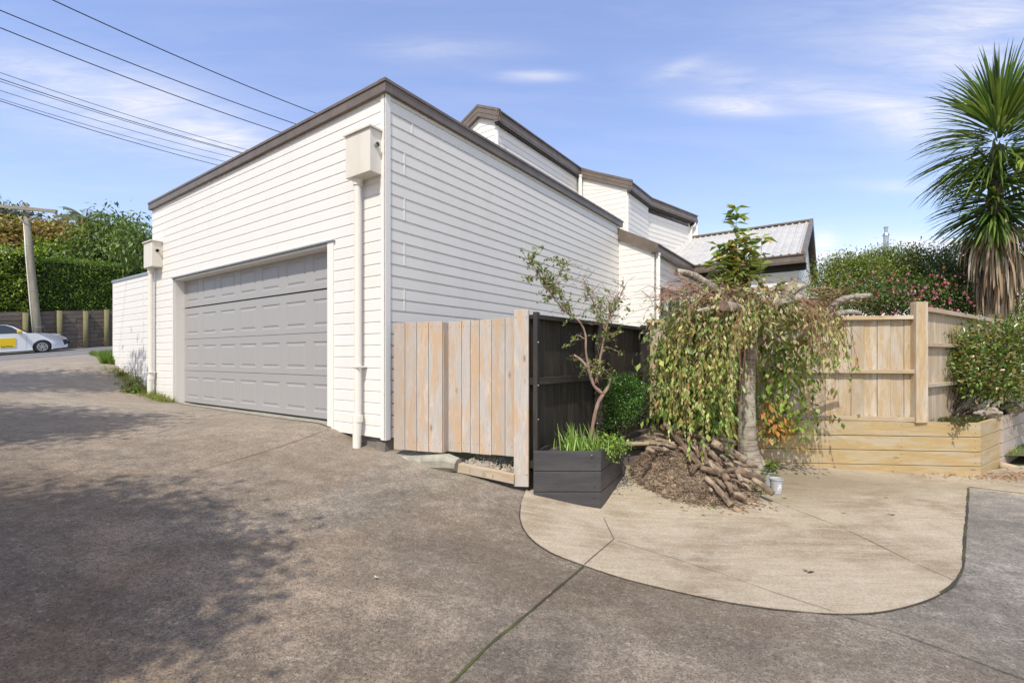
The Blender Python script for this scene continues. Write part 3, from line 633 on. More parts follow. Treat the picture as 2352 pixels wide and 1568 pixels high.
mb.build('barge_board', M['brown_metal'], house, each=True)
C1 = C0+D2*3.87; Dn = V((3.13, 12.52, 0)); D0 = C1; d_ = (Dn-D0).normalized(); nD = V((d_.y, -d_.x, 0))
D2e = V((4.05, 13.82, 0)); E2 = V((6.08, 15.6, 0)); e_ = (E2-D2e).normalized(); nE = V((e_.y, -e_.x, 0))
mb = MB(); gutter(mb, h2(C0-D2*.02, zc), h2(C1+D2*.04, zc), N2, .26)
gutter(mb, h2(Dn, 4.62), h2(D2e, 4.62), N2, .24); gutter(mb, h2(D2e, 4.62), h2(E2, 4.62), nE, .24); mb.build('gutter', M['brown_metal'], house)
mb = MB(); mb.box(h2(C0-N2*.10, zc-.30), D2*3.87, N2*.075, UP*.04); mb.box(h2(Dn-N2*.12, 4.34), D2e-Dn, N2*.1, UP*.04); mb.box(h2(D2e-nE*.25, 4.34), E2-D2e, nE*.22, UP*.04); mb.box(h2(D2e-nE*.18, 4.24), E2-D2e, nE*.02, UP*.12)
mb.build('soffit', M['dark_soffit'], house, each=True)
wallpart((C0-N2*.09+D2*.08)[:2], (C1-N2*.09)[:2], 3.8, E+zc-.26, N2)
mb = MB(); cc = C0-N2*.09+D2*.08; mb.box(h2(cc, 2.3), D2*.05, N2*.012, UP*2.7); mb.box(h2(cc, 2.3), D1*.05, N1*.012, UP*2.7)
cw0 = D0-nD*.06; cw1 = Dn-nD*.06-d_*.1; mb.box(h2(cw1, 1), d_*-.05, nD*.012, UP*3.4); mb.build('corner_board', M['white_trim'], house, each=True)
wallpart(cw0[:2], cw1[:2], 2.5, (E+5.27-.22, E+4.64-.16), nD)
wallpart(cw1[:2], (D2e-N2*.1)[:2], 2.5, E+4.36, N2)
ee = E2-e_*.25; wallpart((D2e-nE*.16-e_*.02)[:2], (ee-nE*.16)[:2], 2.5, E+4.36, nE)
mb = MB(); mb.box(h2(ee-nE*.16, 1), e_*-.07, nE*.012, UP*3.36); mb.build('corner_board', M['white_trim'], house, each=True)
mb = MB(); rake(mb, D0+D1*.05, 5.30, Dn+d_*.02, 4.64, nD); mb.build('barge_board', M['brown_metal'], house, each=True)
wpipe((C1-N2*.0+D2*-.06)[:2], 2.3, zc-.25, .05)
mb = MB(); ge = E2-e_*.12; mb.tube([h2(ge-nE*.05, 4.42), h2(ge-nE*.05, 4.30), h2(ge-nE*.12-e_*.08, 4.22), h2(ge-nE*.13-e_*.1, 4.15), h2(ge-nE*.13-e_*.1, 2.0)], .05, 14); mb.build('downpipe', M['pvc_pipe'], house, smooth=True)
mb = MB(); q = E2+V((-.1, 1.2, 0)); mb.box(h2(q, 4.3), V((.45, .25, 0)), V((-.2, .3, 0)), UP*.2); mb.box(h2(q, 2.5), V((.22, .12, 0)), V((-.2, .3, 0)), UP*1.8); mb.build('rear_fascia', M['brown_metal'], house, each=True)
mb = MB(); ra = onC(.573)
mb.face([h2(onC(0), zc), h2(ra, 5.56), h2(ra+D2*3.87, 5.56), h2(C1, zc)]); mb.face([h2(ra, 5.56), h2(onC(3.2), 4.2), h2(onC(3.2)+D2*6, 4.2), h2(ra+D2*6, 5.56)])
mb.face([h2(D0+D1*.2, 5.4), h2(Dn, 4.62), h2(D2e, 4.62), h2(E2, 4.62), h2(E2+D1*3, 5.4)]); mb.build('roof', M['brown_metal'], house)
mb = MB(); mb.box(V((*onC(3.1)[:2], .5)), D2*6.5, N2*.1, UP*5.0); mb.box(h2(onC(3.1)+D2*6.5, -1), (E2-(onC(3.1)+D2*6.5)), D2*.1, UP*5.3); mb.build('rear_wall', M['white_board'], house, each=True)
# ================================================================ SIDE GATE
Gd = V((.929, -.371, 0)).normalized(); Gn = V((-.371, -.929, 0)).normalized(); G0 = V((-1.335, 5.40, 0))
def GP(px, out=0): # point on the gate plane seen at pixel column px
    a = (px-CX)/F; o = G0+Gn*out; t = (a*o.y-o.x)/(Gd.x-a*Gd.y); return o+Gd*t
gate = thing('side_gate', V((-.6, 5.1, .4)), 'weathered grey and orange timber paling gate beside the garage corner', 'gate')
gate['label'] = 'weathered grey and orange paling gate beside the garage corner'
mb = MB(); xs = [904, 930, 957, 984, 1016]; 
for a, b in zip(xs[:-1], xs[1:]):
    p = GP(a+.5, .05); q = GP(b-.5, .05); mb.box(V((p.x, p.y, E-1.028+random.uniform(-.004, .004))), q-p, Gn*-.022, UP*(1.41))
mb.build('gate_leaf', M['gate_wood'], gate, bevel=.002)
mb = MB(); p = GP(1016.5, .05); mb.box(V((p.x, p.y, E-1.025))-Gn*.024, Gd*-.045, Gn*-.12, UP*1.40); mb.build('frame_stile', M['gate_wood'], gate)
mb = MB(); xs = [1029, 1060, 1080, 1101, 1129, 1160, 1181]
for i, (a, b) in enumerate(zip(xs[:-1], xs[1:])):
    p = GP(a+.5, -.08); q = GP(b-.5, -.08); mb.box(V((p.x, p.y, E-1.03+random.uniform(-.004, .004))), q-p, Gn*-.022, UP*(1.42+.004*i))
mb.build('gate_leaf', M['gate_wood'], gate, bevel=.002)
mb = MB(); p = GP(1022, -.11); q = GP(1185, -.11); mb.box(V((p.x, p.y, E+.1)), q-p, Gn*-.05, UP*.1); mb.box(V((p.x, p.y, E-.9)), q-p, Gn*-.05, UP*.1)
p = GP(1014, -.03)
mb.build('rail', M['gate_wood'], gate, each=True)
# nails
mb = MB()
for xs_, o in (([910, 925, 936, 951, 963, 978, 990, 1010], .05), ([1035, 1055, 1065, 1075, 1086, 1096, 1106, 1124, 1134, 1155, 1166, 1176], -.08)):
    for x in xs_:
        for z in (.33, -.93):
            p = GP(x, o)+Gn*.001; mb.tube([V((p.x, p.y, E+z)), V((p.x, p.y, E+z))+Gn*.002], .0035, 6)
mb.build('nail', M['ink'], gate, each=True)
gp = thing('gate_post', V((.1, 4.8, .15)), 'tall weathered orange-grey board post between the gate and the black fence', 'post')
mb = MB(); p = V(((1180-CX)/F*4.80, 4.80, E-1.30)); mb.box(p, V((.148, -.02, 0)), V((.01, .05, 0)), UP*1.775); mb.build('post_board', M['gate_wood'], gp, bevel=.004)
mb = MB()
for x in (.02, .125):
    for z in (1.70,): mb.tube([p+V((x, -.003-x*.12, z)), p+V((x, -.006-x*.12, z))], .004, 6)
mb.build('nail', M['ink'], gp, each=True)
# edging under the gate
eb = thing('timber_edging', V((0, 4.85, .2)), 'short pale timber beam with a knot lying under the gate', 'timber beam')
p = PX(1042, 1062, 5.02); q = PX(1180, 1090, 4.76); mb = MB(); d = q-p; mb.box(p-UP*.095, d, V((.03, .09, 0)), UP*.095); mb.build('beam', M['edge_wood'], eb, bevel=.006)
mb = MB(); f = d.normalized(); nn = V((f.y, -f.x, 0)).normalized()
def beamat(s, z): return p+d*s-UP*z+nn*.001
c = beamat(.52, .062); vs = 20
for r0, r1 in ((.012, .017),):
    for i in range(vs):
        a0 = 2*math.pi*i/vs; a1 = 2*math.pi*(i+1)/vs; g = lambda r, a: c+f*math.cos(a)*r+UP*math.sin(a)*r
        mb.face([g(r0, a0), g(r1, a0), g(r1, a1), g(r0, a1)])
c2 = beamat(.66, .05)
mb.box(c2-UP*.03, f*.004, nn*.001, UP*.035); mb.box(c2+UP*.001, f*.016, nn*.001, UP*.004); mb.box(beamat(.28, .05)-UP*.03, f*.0025, nn*.001, UP*.06)
mb.build('carved_mark', M['log_bark'], eb)
kb = MB(); a = PX(925, 1043, 5.35); kb.tube([PX(925, 1045, 5.30)-UP*.05, PX(975, 1052, 5.15)-UP*.05, PX(1030, 1052, 5.05)-UP*.04, PX(1052, 1056, 5.0)-UP*.05], [.05, .085, .10, .07], 9, jit=.14)
tag(kb.build('concrete_lump', M['concrete_old'], origin=PX(980, 1050, 5.2)), 'rough mossy concrete lump under the left gate leaf', 'concrete')
# gravel behind the edging
mb = MB(); mb.box(V((-.55, 5.15, .28)), V((.75, -.32, -.06)), V((.25, .6, 0)), UP*.1); gb = mb.build('gravel', M['stone']); gb['kind'] = 'stuff'
n = 420; P = []; 
for i in range(n):
    s, t_ = random.random(), random.random()**1.6; p_ = V((-.50, 5.06, .385))+V((.66, -.28, -.06))*s+V((.12, .35, .01))*t_; P.append(p_)
mb = MB()
for p_ in P:
    r = random.uniform(.008, .017); u = V(unit(1)[0]); mb.tube([p_-u*r*1.2, p_-u*r*.4, p_+u*r*.5, p_+u*r*1.2], [r*.3, r*.9, r*.85, r*.25], 5, jit=.2)
me = mb.build('pebbles', M['stone'], smooth=True); tag(me, 'pale gravel behind the timber edging under the gate', 'gravel', kind='stuff')
bpy.data.objects.remove(gb)
# ================================================================ BLACK FENCE
bf = thing('black_fence', V((1, 5.9, .3)), 'black stained timber fence running back behind the black planter', 'fence')
K0 = V((.19, 4.82, 0)); K1 = V((1.93, 7.02, 0)); kd = (K1-K0).normalized(); kn = V((kd.y, -kd.x, 0)); kl = (K1-K0).length
zt0, zt1 = .425, .42
mb = MB(); nbd = 19
for i in range(nbd):
    a = K0+kd*(kl*i/nbd+.003)-kn*.02; mb.box(V((a.x, a.y, E-1.36)), kd*(kl/nbd-.006), kn*-.02, UP*(1.36+zt0-.012))
mb.build('palings', M['black_wood'], bf)
mb_ = mb
for z, hh, o in ((zt0-.04, .045, .07), (-.28, .07, .05), (-1.12, .07, .05)):
    mb = MB(); mb.box(V((K0.x, K0.y, E+z))-kn*.03, kd*kl, kn*(o+.03), UP*hh); mb.build('rail', M['black_wood'], bf, bevel=.003)
for s_, w, zt in ((0, .05, .455), (.47, .09, .38), (.96, .11, .46)):
    a = K0+kd*(kl*s_); mb = MB()
    if s_ == 0: mb.box(V((a.x+.02, a.y-.04, E-1.32)), V((.045, -.005, 0)), V((.03, .09, 0)), UP*(1.32+zt))
    else: mb.box(V((a.x, a.y, E-1.35))+kn*.005, kd*w, kn*.10, UP*(1.35+zt))
    mb.build('post', M['black_wood'], bf, bevel=.004)
mb = MB()
for z in (.15, -.28, -.62, -1.0):
    c = V((.262, 4.775, E+z)); mb.tube([c, c+V((0, -.012, 0))], .007, 8)
mb.build('eye_screw', M['galv'], bf, each=True)
# tan fence
tf = thing('timber_fence', V((3.8, 6.6, .6)), 'tan timber paling fence with three rails behind the weeping cherry', 'fence')
F0 = V((1.97, 6.98, 0)); F1 = V((5.37, 6.30, 0)); fd = (F1-F0).normalized(); fn = V((fd.y, -fd.x, 0)); fl = (F1-F0).length
mb = MB(); nbd = 22
for i in range(nbd):
    w = fl/nbd; a = F0+fd*(w*i+.002); oo = 0 if i % 2 else .006
    mb.box(V((a.x, a.y, E-.86))-fn*(.02+oo), fd*(w-.004), fn*-.018, UP*(.86+.55+random.uniform(-.006, .012)))
mb.build('palings', M['tan_wood'], tf, bevel=.002)
for z, hh in ((.50, .05), (-.215, .05), (-.85, .055)):
    mb = MB(); mb.box(V((F0.x, F0.y, E+z))-fn*.019, fd*(fl+(.0 if z < .4 else -.08)), fn*.065, UP*hh); mb.build('rail', M['tan_wood'], tf, bevel=.003)
mb = MB()
for i in range(12, 22):
    for z in (.47, -.16, -.26, -.78):
        o_ = F0+fd*(fl/22*(i+.5)+random.uniform(-.02, .02))-fn*.019; mb.tube([V((o_.x, o_.y, E+z)), V((o_.x, o_.y, E+z))+fn*.002], .0045, 6)
mb.build('nail', M['ink'], tf, each=True)
mb = MB(); a = PX(2105, 970, 6.24); mb.box(V((a.x, 6.24, E-.86)), V((.155, 0, 0)), V((0, .10, 0)), UP*(.86+.725)); mb.build('post', M['tan_wood'], tf, bevel=.005)
mb = MB(); mb.box(V((F0.x, F0.y, E-1.15))-fn*.06, fd*fl, fn*-.03, UP*.28); mb.build('base_board', M['old_sleeper'], tf)
# beige panel on the left end of the fence
bp = MB(); 
for i in range(5): a = F0+fd*(.02+.105*i); bp.box(V((a.x, a.y, E-.86))+fn*.002, fd*.10, fn*.012, UP*.62, .3)
bp.box(V((F0.x, F0.y, E-.885))+fn*.016+fd*.01, fd*.56, fn*.02, UP*.07, .2); bp.box(V((F0.x, F0.y, E-.26))+fn*.018+fd*.01, fd*.56, fn*.02, UP*.04, .2)
bp.build('lower_panel', M['beige_wood'], tf)
# right fence, receding
rf = thing('rear_fence', V((7, 7.4, .6)), 'tan paling fence running away to the right behind the glossy shrub', 'fence')
rd = V((.826, .564, 0)).normalized(); rn = V((rd.y, -rd.x, 0)); R0 = V((5.50, 6.33, 0))
mb = MB(); 
for i in range(34): a = R0+rd*(.15*i+.002); mb.box(V((a.x, a.y, E-.95))-rn*(.02), rd*.146, rn*-.018, UP*(.95+.60))
mb.build('palings', M['tan_wood'], rf, bevel=.002)
for z, hh in ((.60, .06), (.14, .05), (-.40, .05)):
    mb = MB(); mb.box(V((R0.x, R0.y, E+z))-rn*.019, rd*5.1, rn*.06, UP*hh); mb.build('rail', M['tan_wood'], rf, bevel=.003)
mb = MB(); a = R0+rd*2.2; mb.box(V((a.x, a.y, E-.95))-rn*.10, rd*.1, rn*.08, UP*1.6); mb.build('post', M['tan_wood'], rf)
# ================================================================ PLANTERS
bpn = thing('black_planter', V((.6, 5.0, 0)), 'charcoal black stained timber planter box at the end of the black fence', 'planter')
a0 = V((.215, 4.75, 0)); a1 = V((.885, 4.75, 0)); a2 = V((1.30, 5.56, 0)); zt = E-.935
mb = MB()
for i in range(4):
    z = zt-.205*(i+1)+.006; mb.box(V((a0.x, a0.y, z)), a1-a0, V((0, .035, 0)), UP*.199, .3+.2*random.random())
mb.build('front_boards', M['char_wood'], bpn, bevel=.004)
mb = MB(); sdv = a2-a1; sn = V((sdv.y, -sdv.x, 0)).normalized()
for i in range(4):
    z = zt-.205*(i+1)+.006; mb.box(V((a1.x, a1.y+.001, z)), sdv, sn*-.035, UP*.199, .3+.2*random.random())
mb.build('side_boards', M['char_wood'], bpn, bevel=.004)
mb = MB(); b3 = V((.62, 5.62, 0))
mb.box(V((a2.x, a2.y, E-1.5)), b3-a2, V((0, -.035, 0)), UP*.56); mb.box(V((a0.x, a0.y+.036, E-1.5)), b3-a0, V((.035, 0, 0)), UP*.56); mb.build('rear_boards', M['char_wood'], bpn, each=True)
mb = MB()
for z in (.05, .15, .255, .36, .47): 
    for x in ((a1.x-.06),): mb.tube([V((x, 4.749, zt-z)), V((x, 4.746, zt-z))], .006, 8)
mb.build('screw', M['ink'], bpn, each=True)
mb = MB(); mb.face([V((.25, 4.79, zt-.05)), V((.86, 4.79, zt-.05)), V((1.25, 5.52, zt-.04)), V((.65, 5.58, zt-.04))]); mb.build('soil', M['soil'], bpn)
tp = thing('timber_planter', V((5, 6.3, 0)), 'long pale tan timber planter box below the fence', 'planter')
q0 = V((2.85, 6.53, 0)); q1 = V((6.09, 6.20, 0)); q2 = V((6.90, 6.755, 0)); zp = E-.85; qd = (q1-q0).normalized(); qn = V((qd.y, -qd.x, 0)); bh = .191
mb = MB()
for i in range(4): mb.box(V((q0.x, q0.y, zp-bh*(i+1)+.004)), q1-q0, qn*-.045, UP*(bh-.008), .2+.4*random.random())
mb.build('front_boards', M['planter_wood'], tp, bevel=.004)
rs = (q2-q1).normalized(); rsn = V((rs.y, -rs.x, 0)); mb = MB()
for i in range(4): mb.box(V((q1.x, q1.y, zp-bh*(i+1)+.004))+V((0, .001, 0)), q2-q1, rsn*-.045, UP*(bh-.008), .2+.4*random.random())
mb.build('side_boards', M['planter_wood'], tp, bevel=.004)
mb = MB()
for i in range(3):
    for s_ in (.05, 1.2, 2.3, (q1-q0).length-.06):
        for dz_ in (.05, .14): o_ = V((q0.x, q0.y, zp-bh*i-dz_))+qd*s_; mb.tube([o_, o_+qn*.002], .005, 6)
mb.build('screw', M['ink'], tp, each=True)
q3 = q2+rs*1.5+rsn*.03; mb = MB()
for i in range(4): mb.box(V((q2.x, q2.y, zp-bh*(i+1)+.006+.01))+rsn*.03+rs*.004, rs*1.5, rsn*-.045, UP*(bh-.008), .6+.4*random.random())
mb.build('side_boards', M['gate_wood'], tp, bevel=.004)
mb = MB(); mb.face([h2(q0-qn*.04, -.90), h2(q1-qn*.04, -.90), h2(q3-rsn*.05, -.88), h2(q3-rsn*1.3, -.88), h2(R0, -.9), h2(F0+fd*1.2, -.9)]); mb.build('soil', M['soil'], tp)
# raised step between fence and pile
stp = thing('timber_step', V((1.8, 6.0, .2)), 'low weathered timber step beside the woodpile', 'step')
mb = MB(); s0 = V((1.30, 5.86, 0)); s1 = V((3.0, 5.95, 0)); mb.box(V((s0.x, s0.y, E-1.10)), s1-s0, V((0, .10, 0)), UP*.05, .1); mb.build('top_board', M['edge_wood'], stp, bevel=.008)
mb = MB(); mb.box(V((s0.x, s0.y+.03, E-1.14)), s1-s0, V((0, .07, 0)), UP*.04, .5); mb.box(V((s0.x, s0.y+.012, E-1.42)), s1-s0, V((0, .08, 0)), UP*.275, .9); mb.build('riser', M['old_sleeper'], stp, bevel=.004)
mb = MB(); mb.face([V((1.0, 5.7, E-1.065)), V((3.0, 6.0, E-1.065)), V((3.0, 6.9, E-1.065)), V((1.9, 7.05, E-1.065))]); mb.face([V((1.0, 5.7, E-1.4)), V((3.0, 6.0, E-1.4)), V((3.0, 6.9, E-1.4)), V((1.9, 7.05, E-1.4))]); o = mb.build('side_path', M['pad']); o['kind'] = 'structure'
te = MB(); a = K0+kd*1.35+kn*.12; te.box(V((a.x, a.y, E-1.065)), kd*1.3, kn*.07, UP*.05); tag(te.build('path_edging', M['old_sleeper'], origin=V((a.x, a.y, E-1.06))), 'dark timber edging along the foot of the black fence', 'timber edging')
# lawn edge on the right
lg = thing('log_edging', V((7.6, 6.9, 0)), 'rounded pale timber log edging the lawn at the right', 'log edging')
p = PX(2296, 1064, 6.72); q = PX(2420, 1095, 6.55); mb = MB(); mb.tube([p-UP*.03, p.lerp(q, .5)-UP*.03, q-UP*.03], .06, 10, jit=.06); mb.build('log', M['edge_wood'], lg, smooth=True)
me = sheet('lawn', [(6.95, 6.8), (7.3, 6.75), (9.5, 6.6), (14, 6.4), (14, 12), (9, 9)], .3, .12, M['ground'])
me['kind'] = 'structure'
# ================================================================ VEGETATION
def blob_leaves(blobs, n, L, W, cols, wts=None, droop=.3, shell=.55, clump=0, jit=.18):
    """leaf points through ellipsoid blobs: (centre, radii)"""
    vol = np.array([b[1][0]*b[1][1]+b[1][1]*b[1][2]+b[1][0]*b[1][2] for b in blobs]); k = rng.choice(len(blobs), n, p=vol/vol.sum())
    C = np.array([tuple(b[0]) for b in blobs])[k]; Rr = np.array([b[1] for b in blobs], float)[k]
    d = unit(n)
    if clump:      # gather the leaves round random twig ends
        m = max(8, n//clump); cd = unit(m); ck = rng.choice(len(blobs), m, p=vol/vol.sum()); cr = shell+(1.06-shell)*rng.random(m)**.6
        CC = np.array([tuple(b[0]) for b in blobs]); RR = np.array([b[1] for b in blobs], float)
        cp = CC[ck]+cd*RR[ck]*cr[:, None]; j = rng.integers(0, m, n); sz = L*2.0
        P = cp[j]+rng.normal(0, 1, (n, 3))*sz*np.array([1, 1, .55]); out = cd[j]
    else:
        r = shell+(1-shell)*rng.random(n)**.5; P = C+d*Rr*r[:, None]; out = d
    Dv = out*.6+unit(n)*.8+np.array([0, 0, -droop]); N = unit(n)*.6+np.array([0, 0, 1.])+out*.5
    return P, Dv, N, L*rng.uniform(.6, 1.25, n), W*rng.uniform(.7, 1.2, n), palette(n, cols, wts, jit)
def core(blobs, f=.62):
    mb = MB()
    return mb
def shrub(name, base, blobs, n, L, W, cols, label, cat, wts=None, stems=5, mat='leaf', group=None, droop=.3, shell=.5, clump=14, bark='bark', sr=.02, fold=.15):
    base = V(base); t = thing(name, base, label, cat, group); mb = MB()
    for i in range(stems):
        b = blobs[i % len(blobs)]; c = V(b[0]); e = c+V(unit(1)[0])*min(b[1])*.6; m1 = base.lerp(e, .45)+V(unit(1)[0])*.12*(e-base).length
        mb.tube([base+V((random.uniform(-1, 1), random.uniform(-1, 1), -.3))*sr*2, m1, e], [sr, sr*.7, sr*.25], 6)
    mb.build('stem' if sr < .04 else 'trunk', M[bark], t)
    leafmesh('foliage' if sr < .04 else 'crown', M[mat], *blob_leaves(blobs, n, L, W, cols, wts, droop, shell, clump), parent=t, fold=fold)
    return t
GREEN = [(.035, .085, .018), (.055, .12, .022), (.02, .05, .012)]
# ---- hedge and trees across the road
D1a = np.array(tuple(D1)); D2a = np.array(tuple(D2)); N2a = -D1a
def hedge(name, x0, x1, Y, dep, z0, z1, n, L, cols, label, lf=.5):
    t = thing(name, RP((x0+x1)/2, Y, z0), label, 'hedge'); m = int(n*.72)
    x = rng.uniform(x0, x1, n); z = np.empty(n); y = np.empty(n); z[:m] = z0+(z1-z0)*rng.random(m); y[:m] = Y+rng.normal(0, .10, m)
    z[m:] = z1+rng.normal(0, .08, n-m); y[m:] = Y+rng.random(n-m)*dep
    lump = .22*np.sin(x*2.3+z*1.7)+.15*np.sin(x*5.1-z*3.3); y += lump*lf; z[m:] += lump[m:]*.8*lf
    D_ = unit(n)+N2a*.5+np.array([0, 0, .1]); N = unit(n)*.9+np.array([-.2, -.5, .7])
    W3 = np.array([-23.62, 24, WZ])+D2a*x[:, None]+D1a*y[:, None]; W3[:, 2] += z+.06*x
    leafmesh('foliage', M['leaf'], W3, D_, N, L*rng.uniform(.6, 1.3, n), L*.6, palette(n, cols, None, .25), parent=t)
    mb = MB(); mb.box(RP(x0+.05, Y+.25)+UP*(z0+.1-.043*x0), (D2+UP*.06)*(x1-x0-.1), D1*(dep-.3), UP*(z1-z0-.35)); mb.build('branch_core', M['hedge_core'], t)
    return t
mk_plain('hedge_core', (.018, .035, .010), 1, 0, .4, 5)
hedge('hedge', -9.0, .35, 3.0, 1.6, 1.85, 5.45, 12000, .16, [(.21, .32, .03), (.38, .48, .06), (.08, .13, .015)], 'bright leafy hedge left of the power pole above the retaining wall', .8)
hedge('hedge', .35, 7.5, 3.15, 1.5, 1.75, 5.2, 12000, .11, [(.13, .24, .025), (.20, .32, .035), (.06, .12, .015)], 'smooth clipped dark hedge right of the power pole', .25)
def bl(px, py, Y, rx, rz, ry=None): c = PX(px, py, Y); return (tuple(c), (rx/F*Y, (ry or rx)/F*Y, rz/F*Y))
shrub('broadleaf_tree', PX(270, 780, 32), [bl(265, 560, 32, 52, 48), bl(235, 600, 31.8, 48, 34), bl(300, 600, 31.7, 48, 42), bl(270, 520, 32.3, 32, 26), bl(320, 560, 28.6, 30, 40)], 11000, .34, .13, [(.09, .165, .03), (.17, .26, .05), (.03, .06, .015)], 'dark green bushy tree beside the white boundary wall, drooping leaves', 'tree', stems=8, sr=.12, group='trees beyond the road', droop=.9, clump=10)
shrub('leafy_tree', PX(130, 760, 32), [bl(130, 590, 32, 36, 28), bl(180, 585, 32, 30, 26), bl(100, 600, 32, 25, 22)], 5000, .26, .12, [(.20, .34, .03), (.27, .42, .05), (.10, .19, .02)], 'yellow green small tree just above the hedge right of the pole', 'tree', stems=5, sr=.08, group='trees beyond the road')
OR = [(.34, .24, .06), (.40, .23, .08), (.18, .19, .04), (.27, .14, .06)]
shrub('russet_tree', PX(30, 760, 32), [bl(25, 560, 32, 48, 34), bl(-20, 570, 32, 40, 34), bl(60, 580, 32, 30, 34), bl(15, 530, 32, 32, 18)], 7500, .30, .16, OR, 'russet orange tree behind the hedge left of the power pole', 'tree', stems=6, sr=.12, group='trees beyond the road')
shrub('russet_tree', PX(140, 760, 33), [bl(120, 545, 33, 38, 26), bl(170, 550, 33, 42, 26), bl(215, 555, 33, 34, 26), bl(90, 560, 33, 25, 34)], 7500, .30, .16, OR, 'russet orange tree between the power pole and the bushy green tree', 'tree', stems=6, sr=.12, group='trees beyond the road')
shrub('round_tree', PX(10, 760, 38), [bl(5, 505, 38, 28, 24), bl(35, 508, 38, 20, 20), bl(-25, 500, 38, 26, 25)], 3500, .36, .18, [(.05, .10, .02), (.075, .12, .025), (.03, .06, .012)], 'dark green rounded treetop at the far left edge behind the crossarm', 'tree', stems=4, sr=.12, group='trees beyond the road')
# distant palm
pc = PX(197, 505, 34); pt = thing('palm_tree', PX(197, 780, 34), 'grey green palm rising above the trees beyond the road', 'palm tree'); mb = MB(); mb.tube([PX(197, 780, 34), pc], [.25, .16], 8); mb.build('trunk', M['bark'], pt)
n = 15; fr_ = [];
mb = MB(); PP = []; DD = []; NN = []
for i in range(n):
    a = 2*math.pi*i/n+random.random()*.3; el = random.uniform(.15, 1.25); d = V((math.cos(a)*math.cos(el), math.sin(a)*math.cos(el), math.sin(el))); p = V(pc); L_ = 1.7
    pts = [p.copy()]
    for s in range(7): p = p+d*L_/7; d = (d+V((0, 0, -.15))).normalized(); pts.append(p.copy())
    mb.tube(pts, [.025]*8, 4)
    for s in range(1, 8):
        for q in range(4):
            for sg in (-1, 1):
                sdx = d.cross(UP).normalized()*sg; PP.append(tuple(pts[s-1].lerp(pts[s], q/4))); DD.append(tuple(sdx*.8+(pts[s]-pts[s-1]).normalized()*.5+V((0, 0, -.4)))); NN.append((0, 0, 1))
mb.build('frond_rib', M['bark'], pt); n = len(PP)
leafmesh('fronds', M['leaf'], PP, DD, NN, rng.uniform(.35, .6, n), .06, palette(n, [(.10, .13, .07), (.15, .18, .10)]), parent=pt)
# neighbour roof at the far left edge
nb = thing('far_shed', PX(-5, 700, 30), 'brown sloping shed roof edge between the hedge and the russet tree', 'shed'); mb = MB(); a = PX(-40, 562, 30); b = PX(24, 584, 30)
mb.box(a, b-a, V((0, 3, .8)), UP*-.18); mb.build('roof', M['roof_pale'], nb)
mb = MB(); mb.box(V((a.x, 30.1, 1.8)), V((b.x-a.x-.3, 0, 0)), V((0, 2.7, 0)), UP*(b.z-1.9-.2)); mb.build('wall', M['white_board'], nb)
# ---- retaining wall across the road
rw = thing('retaining_wall', RP(0, 2.6), 'dark weathered timber sleeper retaining wall along the road', 'retaining wall')
mb = MB(); sl = (D2+UP*.103)
for i in range(10):
    k = -12.0
    while k < 14:
        w = random.uniform(2.2, 2.6); mb.box(RP(k, 2.62+random.uniform(0, .03), i*.225-.1), sl*(w-.02), D1*.12, UP*.212); k += w
mb.build('sleepers', M['old_sleeper'], rw)
mb = MB(); mb.box(RP(-14, 2.78, -.3), sl*30, D1*.1, UP*2.45); mb.build('backing', M['soil'], rw)
def sof(px, c): a = (px-CX)/F; p = WC+D1*c; return (a*p.y-p.x)/(D2.x-a*D2.y)
for px in (-40, 59, 137, 197, 245):
    q = RP(sof(px, 2.5), 2.5); mb = MB(); mb.tube([q-UP*.3, q+UP*(2.12+random.uniform(-.05, .05))], .12, 14); mb.build('post', M['green_post'], rw, smooth=True)
mb = MB(); mb.face([RP(-14, 2.75, 1.9), RP(18, 2.75, 1.9), RP(18, 25, 2.2), RP(-14, 25, 2.2)]); o = mb.build('bank', M['ground']); o['kind'] = 'structure'
# ---- power pole
PY = 25.5
pb = PX(90, 790, PY); ptp = PX(58, 467, PY); pole = thing('power_pole', V((pb.x, PY, 1.7)), 'leaning timber power pole with a crossarm behind the white car', 'power pole')
def pl(f): return V(pb).lerp(ptp, f)
mb = MB(); mb.tube([pl(-.1), pl(.25), pl(.6), pl(1)], [.165, .155, .14, .125], 20); mb.build('pole', M['pole_wood'], pole, smooth=True)
mb = MB(); ca = PX(-60, 468, PY-.28); cb = PX(130, 486, PY-.28); mb.beam(ca, cb, .12, .16); arm = mb.build('crossarm', M['pole_wood'], pole)
for px in (-30, 6, 34, 70, 92):
    mb = MB(); c = PX(px, 478+(px-30)*.09+4, PY-.28); mb.tube([c-UP*.05, c-UP*.12, c-UP*.20, c-UP*.24], [.05, .10, .09, .04], 10); mb.build('insulator', M['porcelain'], arm)
mb = MB(); mb.beam(pl(.86)+V((0, -.2, 0)), PX(66, 493, PY-.28)+V((.6, 0, 0)), .03, .03); mb.beam(pl(.86)+V((0, -.2, 0)), PX(50, 480, PY-.28)-V((.5, 0, 0)), .03, .03); mb.build('brace', M['galv'], pole, each=True)
mb = MB(); mb.tube([pl(.04)+V((-.17, -.10, 0)), pl(.3)+V((-.165, -.10, 0)), pl(.62)+V((-.15, -.09, 0)), pl(.86)+V((-.12, -.05, 0))], .036, 10); mb.build('conduit', M['conduit'], pole, smooth=True)
mb = MB()
for f in (.12, .38, .70): mb.tube([pl(f)-UP*.012, pl(f)+UP*.012], .17-.04*f+.012, 18, cap=False)
mb.build('strap', M['galv'], pole, each=True)
